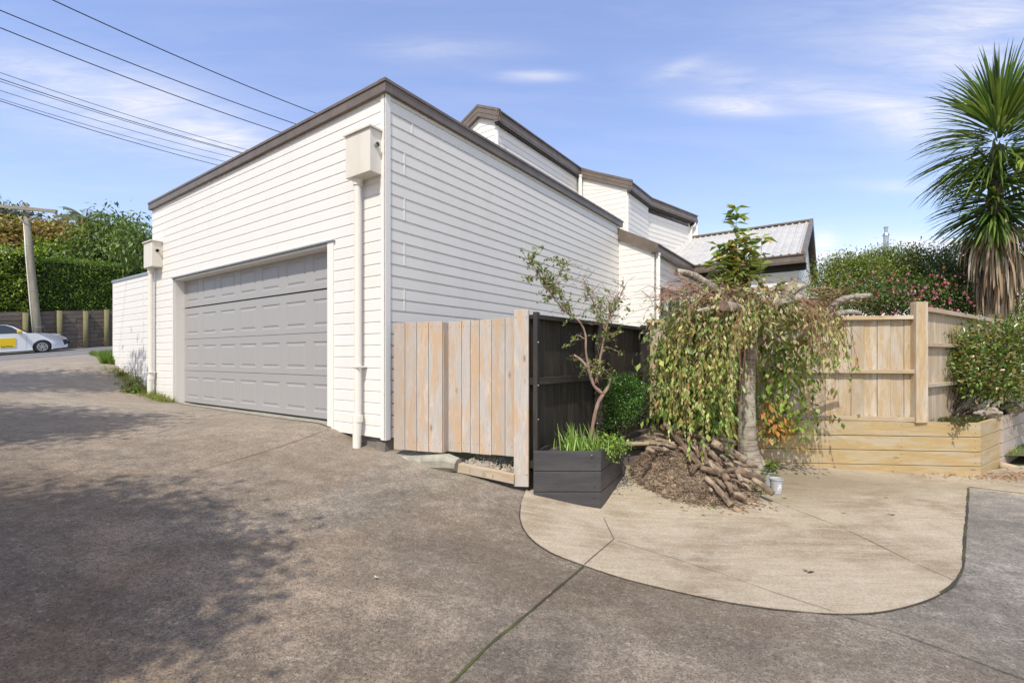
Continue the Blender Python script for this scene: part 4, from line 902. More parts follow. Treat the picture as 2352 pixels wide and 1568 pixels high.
mb = MB(); mb.tube([PX(50, 474, PY-.2), PX(44, 466, PY-.2), PX(50, 461, PY-.2), PX(55, 466, PY-.2), pl(.97)], .018, 5); mb.tube([PX(-40, 490, PY-.3), PX(20, 488, PY-.3), PX(45, 493, PY-.3), pl(.9)], .02, 5); mb.tube([pl(.9), PX(75, 494, PY-.3), PX(100, 490, PY-.3)], .015, 5); mb.build('jumper_wire', M['wire'], pole, each=True)
# ---- overhead wires (catenaries running along the line of the house side)
wires = [((-200, -137), (120, 0), (430, 132), (735, 264), 3, 'thick overhead wire, highest of the three over the garage'), ((-300, -108), (0, 24), (340, 155), (685, 287), 3, 'thick overhead wire, middle one of the three over the garage'),
 ((-300, -50), (0, 64), (330, 189), (645, 304), 3, 'thick overhead wire, lowest of the three over the garage')]
lo6 = [((0, 167), (570, 345), 'thin overhead wire, uppermost of the lower bundle'), ((0, 181), (556, 351), 'thin dark overhead wire, second from the top of the lower bundle'), ((0, 187), (552, 352), 'thin pale overhead wire, third from the top of the lower bundle'),
 ((0, 208), (536, 362), 'thin overhead wire running alone in the middle of the lower bundle'), ((0, 227), (519, 372), 'thin pale overhead wire, second from the bottom of the lower bundle'), ((0, 232), (502, 380), 'dark overhead wire, lowest of all, meeting the roof farthest left')]
def wire(px0, py0, px1, py1, h, r, label, sag):
    # end A at height h over eye, end B the same height further along the line
    Ya = h*F/(CY-py0); Yb = h*F/(CY-py1); a = PX(px0, py0, Ya); b = PX(px1, py1, Yb); d = b-a; pts = []
    for i in range(-16, 41):
        s = i/20; p = a+d*s; p.z += sag*(s*s-s); pts.append(p)
    mb = MB(); mb.tube(pts, r, 6, cap=True); o = mb.build('power_cable', M['wire'], origin=a); tag(o, label, 'overhead wire', 'overhead wires')
for (w, hh, rr) in ((wires[0], 6.4, .011), (wires[1], 6.4, .011), (wires[2], 6.3, .011)):
    wire(w[1][0], w[1][1], w[3][0], w[3][1], hh, rr, w[5], .25)
for i, (a, b, lb) in enumerate(lo6): wire(a[0], a[1], b[0], b[1], 7.6, .0085 if i not in (1, 5) else .012, lb, .3)
# ---- car
car = thing('parked_car', PX(97, 810, 24), 'white hatchback parked by the retaining wall with yellow sign and mirror', 'car')
car['label'] = 'white hatchback with yellow door square and yellow mirror parked across the road'
cg = PX(145, 820, 24); cx0 = cg.x; slope = .07
def CP(x, z, y=0): return RP(1.055-x, y-.02, z)
def ext(mb, prof, y0, y1, inset=0, ztop=None):   # side profile extruded across the car, bevelled by insets
    m = len(prof); tp_ = lambda x: .42*max(0, (.45-x)/.45)**2; A = [CP(x, z, y0+tp_(x)) for x, z in prof]; B = [CP(x, z, y1-tp_(x)) for x, z in prof]
    mb.face(A); mb.face(B[::-1])
    for i in range(m): mb.face([A[i], B[i], B[(i+1) % m], A[(i+1) % m]])
arch = [(1.055+.36*math.cos(a), .30+.36*math.sin(a)) for a in np.linspace(math.pi*1.13, -.13*math.pi, 12)][::-1]
arch2 = [(3.50+.36*math.cos(a), .30+.36*math.sin(a)) for a in np.linspace(math.pi*1.13, -.13*math.pi, 12)][::-1]
top = [(3.84, .30), (3.86, .62), (3.80, .95), (3.5, 1.02), (1.56, 1.02), (1.27, 1.0), (.95, .975), (.73, .94), (.5, .88), (.30, .80), (.10, .70), (.03, .58), (.02, .43), (.0, .28), (.04, .20)]
body = top+[(.66, .17)]+arch[::-1]+[(1.5, .16), (3.05, .16)]+arch2[::-1]+[(3.84, .22)]
mb = MB(); ext(mb, body, 0.03, 1.67); o = mb.build('body', M['car_white'], car, bevel=.05)
gh = [(3.78, .95), (3.70, 1.15), (3.48, 1.44), (3.0, 1.53), (2.6, 1.54), (2.3, 1.50), (2.05, 1.40), (1.50, .99)]
mb = MB(); mid = [CP(x, z, .08+max(0, z-1)*.30) for x, z in gh]; far = [CP(x, z, 1.62-max(0, z-1)*.30) for x, z in gh]; mb.face(mid); mb.face(far[::-1])
for i in range(len(gh)): mb.face([mid[i], far[i], far[(i+1) % len(gh)], mid[(i+1) % len(gh)]])
mb.build('cabin', M['car_white'], car, bevel=.02)
def inset_glass(pr, name='side_window'):
    mb = MB(); q = [CP(x, z, .06+max(0, z-1)*.30) for x, z in pr]; mb.face(q); r = [p+D1*.02 for p in q]
    for i in range(len(q)): mb.face([q[i], r[i], r[(i+1) % len(q)], q[(i+1) % len(q)]])
    return mb.build(name, M['car_glass'], car)
inset_glass([(1.74, 1.04), (2.12, 1.35), (2.32, 1.44), (2.60, 1.46), (2.60, 1.04)]); inset_glass([(2.67, 1.04), (2.67, 1.46), (3.2, 1.43), (3.5, 1.2), (3.55, 1.04)])
mb = MB(); q = [CP(1.55, 1.045, .14), CP(2.04, 1.41, .24), CP(2.04, 1.41, 1.46), CP(1.55, 1.045, 1.56)]; mb.face(q); mb.build('windscreen', M['car_glass'], car)
mb = MB(); mb.tube([CP(1.50, 1.0, .05), CP(2.05, 1.41, .185), CP(2.3, 1.51, .215), CP(3.0, 1.53, .22)], .022, 6); mb.build('pillar_trim', M['car_black'], car)
for wx in (1.055, 3.50):
    wh = bpy.data.objects.new('wheel', None); COL.objects.link(wh); wh.parent = car; c = CP(wx, .30, .02); wh.location = c-V(car.location)
    mb = MB(); mb.tube([c-D1*.01, c, c+D1*.19, c+D1*.2], [.27, .30, .30, .27], 32); mb.build('tyre', M['tyre'], wh, smooth=False)
    mb = MB(); 
    for s in range(28):
        a0 = 2*math.pi*s/28; a1 = 2*math.pi*(s+1)/28; g = lambda r, a, y=-.015: c+D2*math.cos(a)*r+D1*y+UP*math.sin(a)*r; mb.face([g(.17, a0), g(.205, a0), g(.205, a1), g(.17, a1)])
    for s in range(10):
        a0 = 2*math.pi*(s+.12*(-1)**s)/10; mb.face([g(.03, a0-.5, -.02), g(.185, a0-.10, -.02), g(.185, a0+.13, -.02), g(.03, a0+.5, -.02)])
    mb.tube([c-D1*.035, c-D1*.01], .045, 14); mb.build('rim', M['rim'], wh)
    mb = MB(); mb.tube([CP(wx, .32, .06), CP(wx, .32, .3)], .35, 28); mb.build('wheel_arch', M['car_black'], car)
mb = MB(); q = [CP(.30, .60, .02), CP(.10, .62, .09), CP(.13, .36, .09), CP(.24, .34, .02)]; mb.face(q); mb.tube([CP(.02, .45, .3), CP(.02, .45, 1.3)], .07, 8); mb.build('fog_lamp_surround', M['car_black'], car)
mb = MB(); q = [CP(.36, .86, .024), CP(.62, .925, .02), CP(.78, .93, .02), CP(.55, .84, .018)]; mb.face(q); r = [p+V((0, .05, .03)) for p in q]; mb.face(r); mb.build('headlight', M['rim'], car)
mb = MB(); mb.box(CP(1.96, 1.06, -.16), D2*.17, D1*.20, UP*.13); mb.build('wing_mirror', M['car_yellow'], car, bevel=.03)
mb = MB(); q = CP(2.53, .36, .012); mb.box(q, D2*.54+UP*.056, D1*.012, UP*.45); mb.build('door_sign', M['car_yellow'], car)
mb = MB(); mb.box(CP(2.76, .2, .022), D2*.010, D1*.012, UP*.8); mb.box(CP(1.62, .25, .024), D2*.008, D1*.012, UP*.7); mb.build('door_gap', M['grey_text'], car, each=True)
def text(s, name, mat, parent, pos, size, xdir, zdir, ext_=.003):
    cu = bpy.data.curves.new('t', 'FONT'); cu.body = s; cu.size = size; cu.extrude = ext_; cu.align_x = 'LEFT'; to = bpy.data.objects.new('t', cu); COL.objects.link(to)
    dg = bpy.context.evaluated_depsgraph_get(); me = bpy.data.meshes.new_from_object(to.evaluated_get(dg)); bpy.data.objects.remove(to)
    xd = V(xdir).normalized(); zd = V(zdir).normalized(); yd = zd.cross(xd)
    mt = Matrix(((xd.x, zd.x, -yd.x, pos[0]), (xd.y, zd.y, -yd.y, pos[1]), (xd.z, zd.z, -yd.z, pos[2]), (0, 0, 0, 1))); me.transform(mt)
    me.materials.clear(); me.materials.append(M[mat]); return link(name, me, parent)
q = CP(2.49, .39, .008); text('RayWhite.', 'sign_lettering', 'ink', car, q, .098, tuple(D2+UP*.103), (0, 0, 1))
# ---- grass verge and weeds
def blades(name, P, hgt, cols, label, mat='leaf', w=.006, lean=.5, wts=None):
    n = len(P); P = np.array([tuple(p) for p in P]); D_ = unit(n)*lean+np.array([0, 0, 1.])
    o = straps(name, M[mat], P, D_, hgt*rng.uniform(.4, 1.2, n), w, .35, palette(n, cols, wts, .25), seg=4); tag(o, label, 'grass', kind='stuff'); return o
P = []
e0 = F3(9.55, .12); e1 = V((-12.6, 14.6, 0)); e2 = RP(.6, -5)
while len(P) < 9000:
    s = random.random()**1.4; p = (e0.lerp(e1, s*2) if s < .5 else e1.lerp(e2, s*2-1)); p = V((p.x, p.y, 0))+V((1, .25, 0))*(random.random()**1.2)*(1.2+3.5*s); p.z = gz(p.x, p.y)-.02; P.append(p)
blades('verge_grass', P, .24, [(.12, .22, .02), (.18, .28, .03), (.07, .14, .02)], 'bright green grass verge at the end of the white boundary wall', w=.02)
P = []
for i in range(1700):
    t_ = random.choice([5.85, 6.05, 6.3, 6.5, 6.75, 6.9, 7.1, 7.3, 8.0, 8.6])+random.gauss(0, .22); o_ = abs(random.gauss(0, .12))+.02
    if t_ < 5.75: continue
    p = F3(t_, o_); p.z = gz(p.x, p.y)-.01; P.append(p)
blades('weed_grass', P, .16, [(.22, .26, .04), (.30, .27, .08), (.13, .20, .03)], 'yellow green weeds along the foot of the garage wall and far downpipe', w=.007, lean=.9)
def weed(t_, o_, hgt, n, lab, spread=.12, L=.05):
    b = F3(t_, o_); b.z = gz(b.x, b.y); w = thing('tall_weed', b, lab, 'weed'); mb = MB(); ends = []
    for i in range(n):
        e = b+V((random.gauss(0, spread), random.gauss(0, spread*.5), hgt*random.uniform(.5, 1))); m1 = b.lerp(e, .5)+V((random.gauss(0, .03), 0, 0)); mb.tube([b, m1, e], [.004, .003, .0015], 4)
        for j in range(5): ends.append(b.lerp(e, random.uniform(.0, .75))+V(unit(1)[0])*.04)
        for j in range(3): f = e+V((random.gauss(0, .04), 0, random.uniform(-.1, .05))); mb.tube([m1.lerp(e, .7), f], [.0015, .001], 3); mb.tube([f, f+V((0, 0, .012))], [.005, .002], 4)
    mb.build('stem', M['twig'], w); k = len(ends)*5; Pp = np.repeat(np.array([tuple(e) for e in ends]), 5, 0)+rng.normal(0, .03, (k, 3)); Pp[:, 2] = b.z+(Pp[:, 2]-b.z)*.55
    leafmesh('leaves', M['leaf'], Pp, unit(k)+np.array([0, 0, .3]), unit(k)+np.array([0, 0, 1.]), L, L*.6, palette(k, [(.10, .20, .03), (.15, .24, .04)]), parent=w)
weed(7.05, .18, .85, 9, 'tall thin seeding weed left of the far downpipe'); weed(7.35, .22, .45, 8, 'low leafy weed clump at the foot of the far downpipe', .16, .07)
weed(7.0, .32, .25, 9, 'bushy low weed spreading in front of the far downpipe base', .14, .06); weed(8.3, .10, .22, 6, 'small weed at the foot of the white boundary wall', .12, .05)
n = 5200; xs_ = rng.uniform(7.0, 9.6, n); ys_ = 6.75+rng.random(n)*2.4; P = np.stack([xs_, ys_, gz(xs_, ys_)+.11], 1)
blades('lawn_grass', P, .07, [(.14, .24, .03), (.20, .30, .05), (.09, .17, .02)], 'short bright lawn beyond the log edging at the right', w=.007)
# ================================================================ TREES BEHIND THE CAMERA (cast the shadows on the drive)
def gtree(base, h, blobs, n, L, cols, label, droop=.2):
    return shrub('shade_tree', base, blobs, n, L, L*.55, cols, label, 'tree', stems=12, sr=.10, group='trees shading the driveway', clump=16, shell=.1)
SH = [(.05, .10, .02), (.07, .13, .025)]
def shadow_src(px, py, h):      # crown point whose shadow falls on the drive at this pixel
    g = G(px, py); return g-SUNH*(h/math.tan(R(SUNEL)))+UP*h
def sb(px, py, h, r, rz=None): c = shadow_src(px, py, h); return (tuple(c), (r, r, rz or r*.7))
B1_ = [sb(250, 1290, 4.3, .62, .28), sb(120, 1340, 4.6, .75, .35), sb(20, 1240, 5.0, .8, .35), sb(60, 1440, 4.2, .55, .3), sb(-100, 1400, 4.8, .9, .5), sb(420, 1250, 4.0, .30, .16), sb(-200, 1250, 5.4, 1.1, .5), sb(250, 1170, 4.8, .42, .18), sb(-300, 1400, 4.5, 1.1, .5), sb(400, 1330, 4.1, .22, .12), sb(500, 1225, 4.0, .16, .10)]
gtree(V((-7.2, -2.0, .4)), 5, B1_, 16000, .11, SH, 'leafy tree standing left of the driveway behind the viewpoint')
B2_ = [sb(60, 870, 5.0, .9, .45), sb(200, 872, 5.2, .7, .4), sb(-80, 880, 5.0, 1.2, .6), sb(270, 880, 4.8, .45, .3), sb(-250, 880, 5.4, 1.4, .8)]
gtree(V((-17, 3.5, 1.0)), 5, B2_, 9000, .15, SH, 'leafy tree standing beside the upper driveway outside the view')
B3_ = [sb(60, 980, 4.6, .7, .5), sb(230, 965, 4.4, .5, .35), sb(-80, 985, 4.9, .9, .6), sb(380, 955, 4.2, .26, .2), sb(-300, 970, 4.8, 1.3, .8), sb(150, 945, 4.6, .45, .3)]
gtree(V((-13, 1.0, .8)), 5, B3_, 9000, .13, SH, 'smaller leafy tree standing between the other two outside the view')
# ================================================================ RIGHT SIDE PLANTING
YG = [(.15, .23, .03), (.22, .29, .045), (.08, .14, .025), (.27, .23, .06)]
shrub('feathery_shrub', PX(1990, 800, 10.5), [bl(1960, 650, 10.4, 75, 55), bl(2040, 640, 10.6, 70, 62), bl(1910, 665, 10.2, 40, 40), bl(2110, 640, 10.8, 50, 55), bl(1935, 610, 10.5, 40, 26), bl(2060, 595, 10.7, 60, 24)], 26000, .07, .028, YG, 'feathery yellow green shrub beside the gabled house wing', 'shrub', stems=9, sr=.03, clump=26, droop=.0, shell=.4)
CAM = [(.03, .065, .014), (.06, .12, .022), (.10, .16, .035), (.15, .14, .04)]
cm = shrub('flowering_camellia', PX(2130, 850, 9.6), [bl(2100, 680, 9.5, 75, 45), bl(2180, 670, 9.6, 70, 65), bl(2020, 690, 9.3, 50, 32), bl(2230, 660, 10.1, 50, 70), bl(2150, 635, 9.9, 60, 42), bl(1975, 700, 9.2, 35, 25), bl(2265, 690, 10.3, 40, 55), bl(2190, 600, 10.0, 40, 36)], 20000, .062, .034, CAM, 'dark glossy camellia hedge dotted with pink flowers behind the fence', 'flowering shrub', stems=8, sr=.03, mat='leaf_gloss', clump=10, droop=.2, shell=.35)
fp = []
for i in range(95):
    px = random.choice([random.gauss(2060, 50), random.gauss(2110, 60), random.gauss(2180, 40)]); py = random.gauss(670, 26)
    if px < 1960 or py < 610: continue
    fp.append(PX(px, py, 8.85+random.uniform(-.1, .2)))
n = len(fp)*9; Pp = np.repeat(np.array([tuple(p) for p in fp]), 9, 0); a = np.tile(np.arange(9)*2*np.pi/9, len(fp)); D_ = np.stack([np.cos(a), -.55+0*a, np.sin(a)], 1)+rng.normal(0, .25, (n, 3))
Cc = np.repeat(palette(len(fp), [(.75, .16, .34), (.62, .10, .24), (.80, .30, .45), (.40, .10, .10)], None, .1), 9, 0)
leafmesh('flowers', M['petal'], Pp, D_, np.tile([0, -1., .2], (n, 1)), np.repeat(rng.uniform(.02, .042, len(fp)), 9), .022, Cc, parent=cm)
shrub('tall_thin_shrub', PX(2190, 800, 10.3), [bl(2140, 590, 10.2, 8, 30), bl(2165, 580, 10.3, 6, 38), bl(2195, 590, 10.2, 7, 30), bl(2120, 600, 10.3, 12, 16), bl(2215, 600, 10.2, 8, 24)], 650, .05, .022, CAM, 'sparse upright sprigs poking above the camellia hedge', 'shrub', stems=9, sr=.010, clump=5)
shrub('glossy_shrub', PX(2172, 968, 7.0), [bl(2250, 850, 7.0, 78, 62, 55), bl(2330, 860, 7.05, 70, 72, 60), bl(2200, 790, 7.0, 38, 34, 40), bl(2290, 775, 7.1, 60, 38, 45), bl(2260, 895, 6.9, 56, 16, 40), bl(2370, 790, 7.2, 60, 60, 50), bl(2195, 850, 6.9, 36, 34, 35)], 9500, .066, .032, [(.12, .20, .035), (.18, .25, .045), (.06, .11, .022), (.26, .17, .06)], 'glossy leaved shrub in the right end of the timber planter', 'shrub', stems=13, sr=.018, mat='leaf_gloss', clump=9, droop=-.2, shell=.4)
shrub('corner_bush', PX(2350, 870, 8.9), [bl(2345, 740, 8.8, 42, 40), bl(2390, 690, 9.0, 60, 90), bl(2335, 640, 10.4, 42, 75), bl(2360, 790, 8.4, 40, 40)], 7500, .07, .03, YG, 'olive green bush behind the cabbage tree at the right edge', 'bush', stems=6, sr=.02, clump=14)
rocks = [((2272, 950), 6.75, (.17, .12, .08), 'pale rock on the corner of the timber planter'), ((2325, 938), 7.1, (.16, .12, .09), 'lichen covered rock at the right end of the timber planter')]
for (px, py), Y, rr, lab in rocks:
    c = PX(px, py, Y); bm = bmesh.new(); bmesh.ops.create_icosphere(bm, subdivisions=3, radius=1)
    for v in bm.verts:
        k = 1+.22*math.sin(v.co.x*5+py)+.18*math.sin(v.co.y*7+v.co.z*4); v.co = V((v.co.x*rr[0]*k, v.co.y*rr[1]*k, v.co.z*rr[2]*k))+c
    me = bpy.data.meshes.new('rock'); bm.to_mesh(me); bm.free(); me.materials.append(M['stone']); tag(link('rock', me, origin=c), lab, 'rock', 'rocks on the planter')
# low dark groundcover in the planter corner
n = 900; Pp = np.stack([rng.uniform(5.7, 7.6, n), np.zeros(n), np.full(n, EYE-.86)], 1); Pp[:, 1] = 6.35+(Pp[:, 0]-6.0)*.62+rng.normal(0, .12, n); Pp[:, 1] = np.maximum(Pp[:, 1], 6.26+(Pp[:, 0]-6.09)*.684+.06)
gc = leafmesh('groundcover', M['leaf'], Pp, unit(n)+np.array([0, 0, .6]), unit(n)+np.array([0, 0, 1.]), .06, .03, palette(n, [(.05, .06, .02), (.08, .10, .03), (.10, .07, .035)]), origin=Pp[0]); tag(gc, 'dark low groundcover and litter in the timber planter', 'groundcover', kind='stuff')
# ---- cabbage tree
ct = thing('cabbage_tree', PX(2292, 800, 8.8), 'tall cabbage tree with strappy green heads and a skirt of dead leaves', 'cabbage tree')
cb0 = PX(2285, 850, 8.8); cb1 = PX(2288, 560, 8.8); cb2 = PX(2287, 430, 8.8); cb3 = PX(2292, 335, 8.8)
mb = MB(); mb.tube([cb0, cb1, cb2, cb3], [.20, .15, .10, .08], 12, jit=.08); mb.build('trunk', M['bark'], ct)
def head(c, n, L, el0, el1, cols, spread=.10, bend=.5, W=.045, zr=.25, name='leaf_head', mat='leaf', z0=0):
    c = np.array(tuple(c)); el = rng.uniform(el0, el1, n); az = rng.uniform(0, 2*np.pi, n); D_ = np.stack([np.cos(az)*np.cos(el), np.sin(az)*np.cos(el), np.sin(el)], 1)
    P = c+D_*spread*np.array([1, 1, .3]); P[:, 2] += z0+zr*np.sin(el)*1.0
    return straps(name, M[mat], P, D_, L*rng.uniform(.8, 1.08, n), W, bend*rng.uniform(.5, 1.5, n), palette(n, cols, None, .22), parent=ct, seg=5)
CG = [(.055, .115, .022), (.085, .17, .03), (.035, .07, .02), (.14, .21, .04)]
head(cb3, 520, 1.22, -.6, 1.35, CG, bend=.42, zr=.5, W=.04, spread=.2)
head(cb2+V((0, 0, .15)), 150, .85, -.35, .6, CG, bend=.30, zr=.35)
head(cb2+V((0, 0, -.30)), 280, 1.02, -.75, .3, CG, bend=.35, zr=.4)
head(cb1+V((0, 0, .30)), 60, .85, -.9, .0, [(.06, .10, .03), (.10, .12, .04), (.16, .14, .06)], bend=.5)
head(cb3-V((.1, .6, .5)), 22, .42, -.4, .6, [(.26, .34, .05), (.32, .38, .07)], bend=1.6, W=.06, name='young_shoots')
head(cb2-V((.0, .25, .15)), 9, .34, -.4, .6, [(.30, .36, .04)], bend=1.6, W=.06, name='young_shoots')
DR = [(.34, .235, .15), (.44, .33, .22), (.20, .13, .08), (.50, .42, .33)]
n = 900; f = rng.random(n); P = np.array(tuple(cb1))*(1-f[:, None])+np.array(tuple(PX(2286, 660, 8.8)))*f[:, None]+rng.normal(0, .10, (n, 3)); P[:, 2] += .3
az = rng.uniform(0, 2*np.pi, n); D_ = np.stack([np.cos(az), np.sin(az), rng.uniform(-1.6, -.3, n)-f*1.6], 1)
straps('dead_leaf_skirt', M['leaf_dry'], P, D_, rng.uniform(.6, 1.1, n)*(1-.15*f), .04, 3.0, palette(n, DR, None, .15), parent=ct, seg=6)
n = 60; P = np.tile(np.array(tuple(cb1)), (n, 1))+rng.normal(0, .08, (n, 3)); P[:, 2] += .3; az = rng.uniform(0, 2*np.pi, n); D_ = np.stack([np.cos(az), np.sin(az), rng.uniform(-.3, .4, n)], 1)
straps('dead_leaf_skirt', M['leaf_dry'], P, D_, rng.uniform(.8, 1.3, n), .035, 2.6, palette(n, DR, None, .15), parent=ct, seg=6)
# ---- neighbour house behind the hedge
nh = thing('neighbour_house', V((17, 22, 0)), 'pale roofed house almost hidden behind the camellia hedge', 'house')
corrug('corrugated_roof', PX(2050, 600, 20), PX(2330, 600, 20), PX(2215, 553, 24), PX(2110, 553, 24), M['roof_pale'], nh, .25, .03)
mb = MB(); a = PX(1860, 640, 21); mb.box(V((a.x, 21, 0)), V((10, 0, 0)), V((0, 5, 0)), UP*4.6); mb.build('wall', M['white_board'], nh)
corrug('corrugated_roof', PX(1868, 612, 21), PX(2060, 612, 21), PX(2000, 578, 24), PX(1870, 578, 24), M['roof_pale'], nh, .25, .03)
fl_ = bpy.data.objects.new('flue', None); COL.objects.link(fl_); fl_.parent = nh; c = PX(2035, 590, 22); fl_.location = c-V(nh.location)
mb = MB(); mb.tube([c, PX(2035, 541, 22)], .105, 14); mb.tube([PX(2035, 541, 22), PX(2035, 536, 22)], [.14, .10], 14); mb.tube([PX(2035, 536, 22), PX(2035, 522, 22)], .07, 12); mb.tube([PX(2035, 524, 22), PX(2035, 521, 22)], .09, 12)
mb.build('flue_pipe', M['galv'], fl_, smooth=False)
# ================================================================ WEEPING CHERRY
TY = 5.9
def T(px, py, Y=TY): return PX(px, py, Y)
base = T(1728, 1082); base.z = gz(base.x, base.y); ch = thing('weeping_cherry', base, 'weeping cherry tree with ringed bark, cut stubs and hanging yellowing leaves', 'tree')
mb = MB(); tr = smooth([T(1732, 1100), T(1722, 1060), T(1716, 1000), T(1714, 930), T(1716, 860), T(1722, 790), T(1722, 745)], 5); rr_ = np.interp(np.arange(len(tr)), [0, 5, 8, 14, 20, 30], [.175, .135, .115, .105, .095, .085])
mb.tube(tr, list(rr_), 18, jit=.035)
for a in (.3, 1.7, 3.4, 4.6): d = V((math.cos(a), math.sin(a), 0)); mb.tube([base+UP*.22+d*.05, base+UP*.06+d*.16, base-UP*.05+d*.26], [.08, .06, .03], 8, jit=.1)
mb.build('trunk', M['cherry_bark'], ch, smooth=True)
def limb(pts, r, stub=True, mat='cherry_bark', lich=0):
    P_ = smooth([T(*p) for p in pts], 5); m_ = len(P_); mb = MB(); mb.tube(P_, list(np.linspace(r[0], r[1], m_)), 12, jit=.10, cap=True); o = mb.build('limb', M[mat], ch, smooth=True)
    if stub: mb = MB(); d = (P_[-1]-P_[-2]).normalized(); mb.tube([P_[-1]-d*.004, P_[-1]+d*.004], r[1]*1.0, 12); mb.build('cut_end', M['cut_wood'], ch)
    if lich:
        mb = MB()
        for i in range(lich):
            k = random.randint(m_//3, m_-2); c = P_[k]+V(unit(1)[0])*r[1]*.85; u = V(unit(1)[0])*random.uniform(.006, .016); mb.tube([c-u, c, c+u], [.004, random.uniform(.012, .022), .004], 6, jit=.4)
        mb.build('lichen', M['lichen'], ch, each=True)
limb([(1722, 760), (1700, 720, 5.8), (1655, 680, 5.7), (1620, 650, 5.6), (1585, 630, 5.55), (1553, 624, 5.5)], (.065, .036), lich=40)
limb([(1722, 770), (1745, 740), (1770, 715, 6.0), (1800, 690, 6.1), (1822, 668, 6.15), (1848, 655, 6.2)], (.07, .042))
limb([(1768, 715, 5.9), (1790, 700, 5.8), (1805, 672, 5.75), (1822, 650, 5.75), (1826, 640, 5.75)], (.05, .045))
limb([(1722, 790), (1760, 775), (1820, 772, 5.7), (1860, 752, 5.6), (1890, 728, 5.55), (1915, 700, 5.5), (1945, 684, 5.5), (2000, 678, 5.5)], (.058, .027), lich=36)
limb([(1893, 730, 5.55), (1920, 722, 5.5), (1950, 716, 5.5), (1976, 720, 5.5)], (.040, .022))
limb([(1722, 750, 5.8), (1700, 712, 5.5), (1662, 702, 5.1)], (.06, .055)); limb([(1690, 716, 5.5), (1640, 708, 5.35), (1600, 715, 5.3)], (.035, .02), lich=8)
limb([(1726, 745, 5.8), (1780, 700, 5.5), (1815, 690, 5.4), (1842, 682, 5.4)], (.05, .035), lich=14)
def twigpath(p, d, L, n, bend, wob=.12):
    o = [V(p)]; d = V(d).normalized()
    for i in range(n): d = (d+V((random.gauss(0, wob), random.gauss(0, wob), random.gauss(0, wob)))+V((0, 0, -bend))).normalized(); o.append(o[-1]+d*L/n)
    return o
def twmesh(paths, name, mat, parent, r0=.004, r1=.0015):
    mb = MB()
    for p in paths: mb.tube(p, list(np.linspace(r0, r1, len(p))), 3, cap=False)
    return mb.build(name, M[mat], parent)
# hanging strands: from the umbrella out and down
paths = []; LP = []; LD = []; LC = []; LL = []
ctr = T(1712, 722)
CLU = [(random.uniform(0, 2*math.pi), random.random()**.45, random.uniform(.3, 1.25)) for _ in range(74)]
for i in range(700):
    a, rx, lf_ = CLU[i % 74]; a += random.gauss(0, .09); rx = min(1, max(.05, rx+random.gauss(0, .05)))
    left = math.cos(a) < 0; R_ = (.90 if left else 1.06)*rx; ex = R_*math.cos(a); ey = R_*math.sin(a)*.62-.06
    top = ctr+V((ex*.86, ey*.9, .20+random.uniform(-.10, .08)-.16*rx*rx)); L_ = lf_*random.uniform(.6, 1.15)*(1.15 if left else .78)
    if abs(ex) > .95: L_ *= .62
    if ex < -.2 and ex > -.95: L_ *= 1.15
    d = V((ex*1.1, ey, .05+random.random()*.3)).normalized()
    L_ += .12
    if not left and random.random() < .42: continue
    if left and random.random() < .18: L_ *= 1.35
    if -.16 < ex < .24 and ey < .15: L_ = min(L_, random.uniform(.15, .5))
    p = twigpath(top, d, L_, 9, .60, .12); paths.append(p)
    k = int(L_*(38 if left else 13))
    for j in range(k):
        s = random.uniform(.18, 1)*9; q = int(min(8, s)); c = p[q].lerp(p[q+1], s-q)
        sd_ = V(unit(1)[0]); LP.append(tuple(c)); LD.append(tuple(sd_*.55+V((0, 0, -1.0)))); LL.append(random.uniform(.035, .085))
        upper = c.z > EYE+.05
        LC.append(0 if upper and random.random() < .62 else (1 if random.random() < .75 else 2))
twmesh(paths, 'twigs', 'twig_red', ch)
def clear_(P_): P_ = np.asarray(P_); x = P_[:, 0]/P_[:, 1]*F+CX; y = CY-(P_[:, 2]-EYE)/P_[:, 1]*F; return ~((np.abs(x-1721+(y-900)*.04) < 30) & (y > 790) & (P_[:, 1] < 6.0) & (rng.random(len(P_)) < .93))
kp = clear_(LP); LP = [p for p, k in zip(LP, kp) if k]; LD = [p for p, k in zip(LD, kp) if k]; LL = [p for p, k in zip(LL, kp) if k]; LC = [p for p, k in zip(LC, kp) if k]
n = len(LP); LC = np.array(LC); Cc = np.where((LC == 0)[:, None], palette(n, [(.40, .37, .13), (.31, .36, .10), (.37, .25, .11), (.24, .32, .07), (.52, .50, .24)]), np.where((LC == 1)[:, None], palette(n, [(.28, .39, .08), (.17, .28, .05), (.41, .49, .15), (.40, .41, .13)]), palette(n, [(.45, .26, .10), (.42, .38, .10), (.52, .42, .26)])))
leafmesh('foliage', M['leaf'], LP, LD, unit(n)*.8+np.array([0, -.6, .4]), LL, np.array(LL)*.40, Cc, parent=ch)
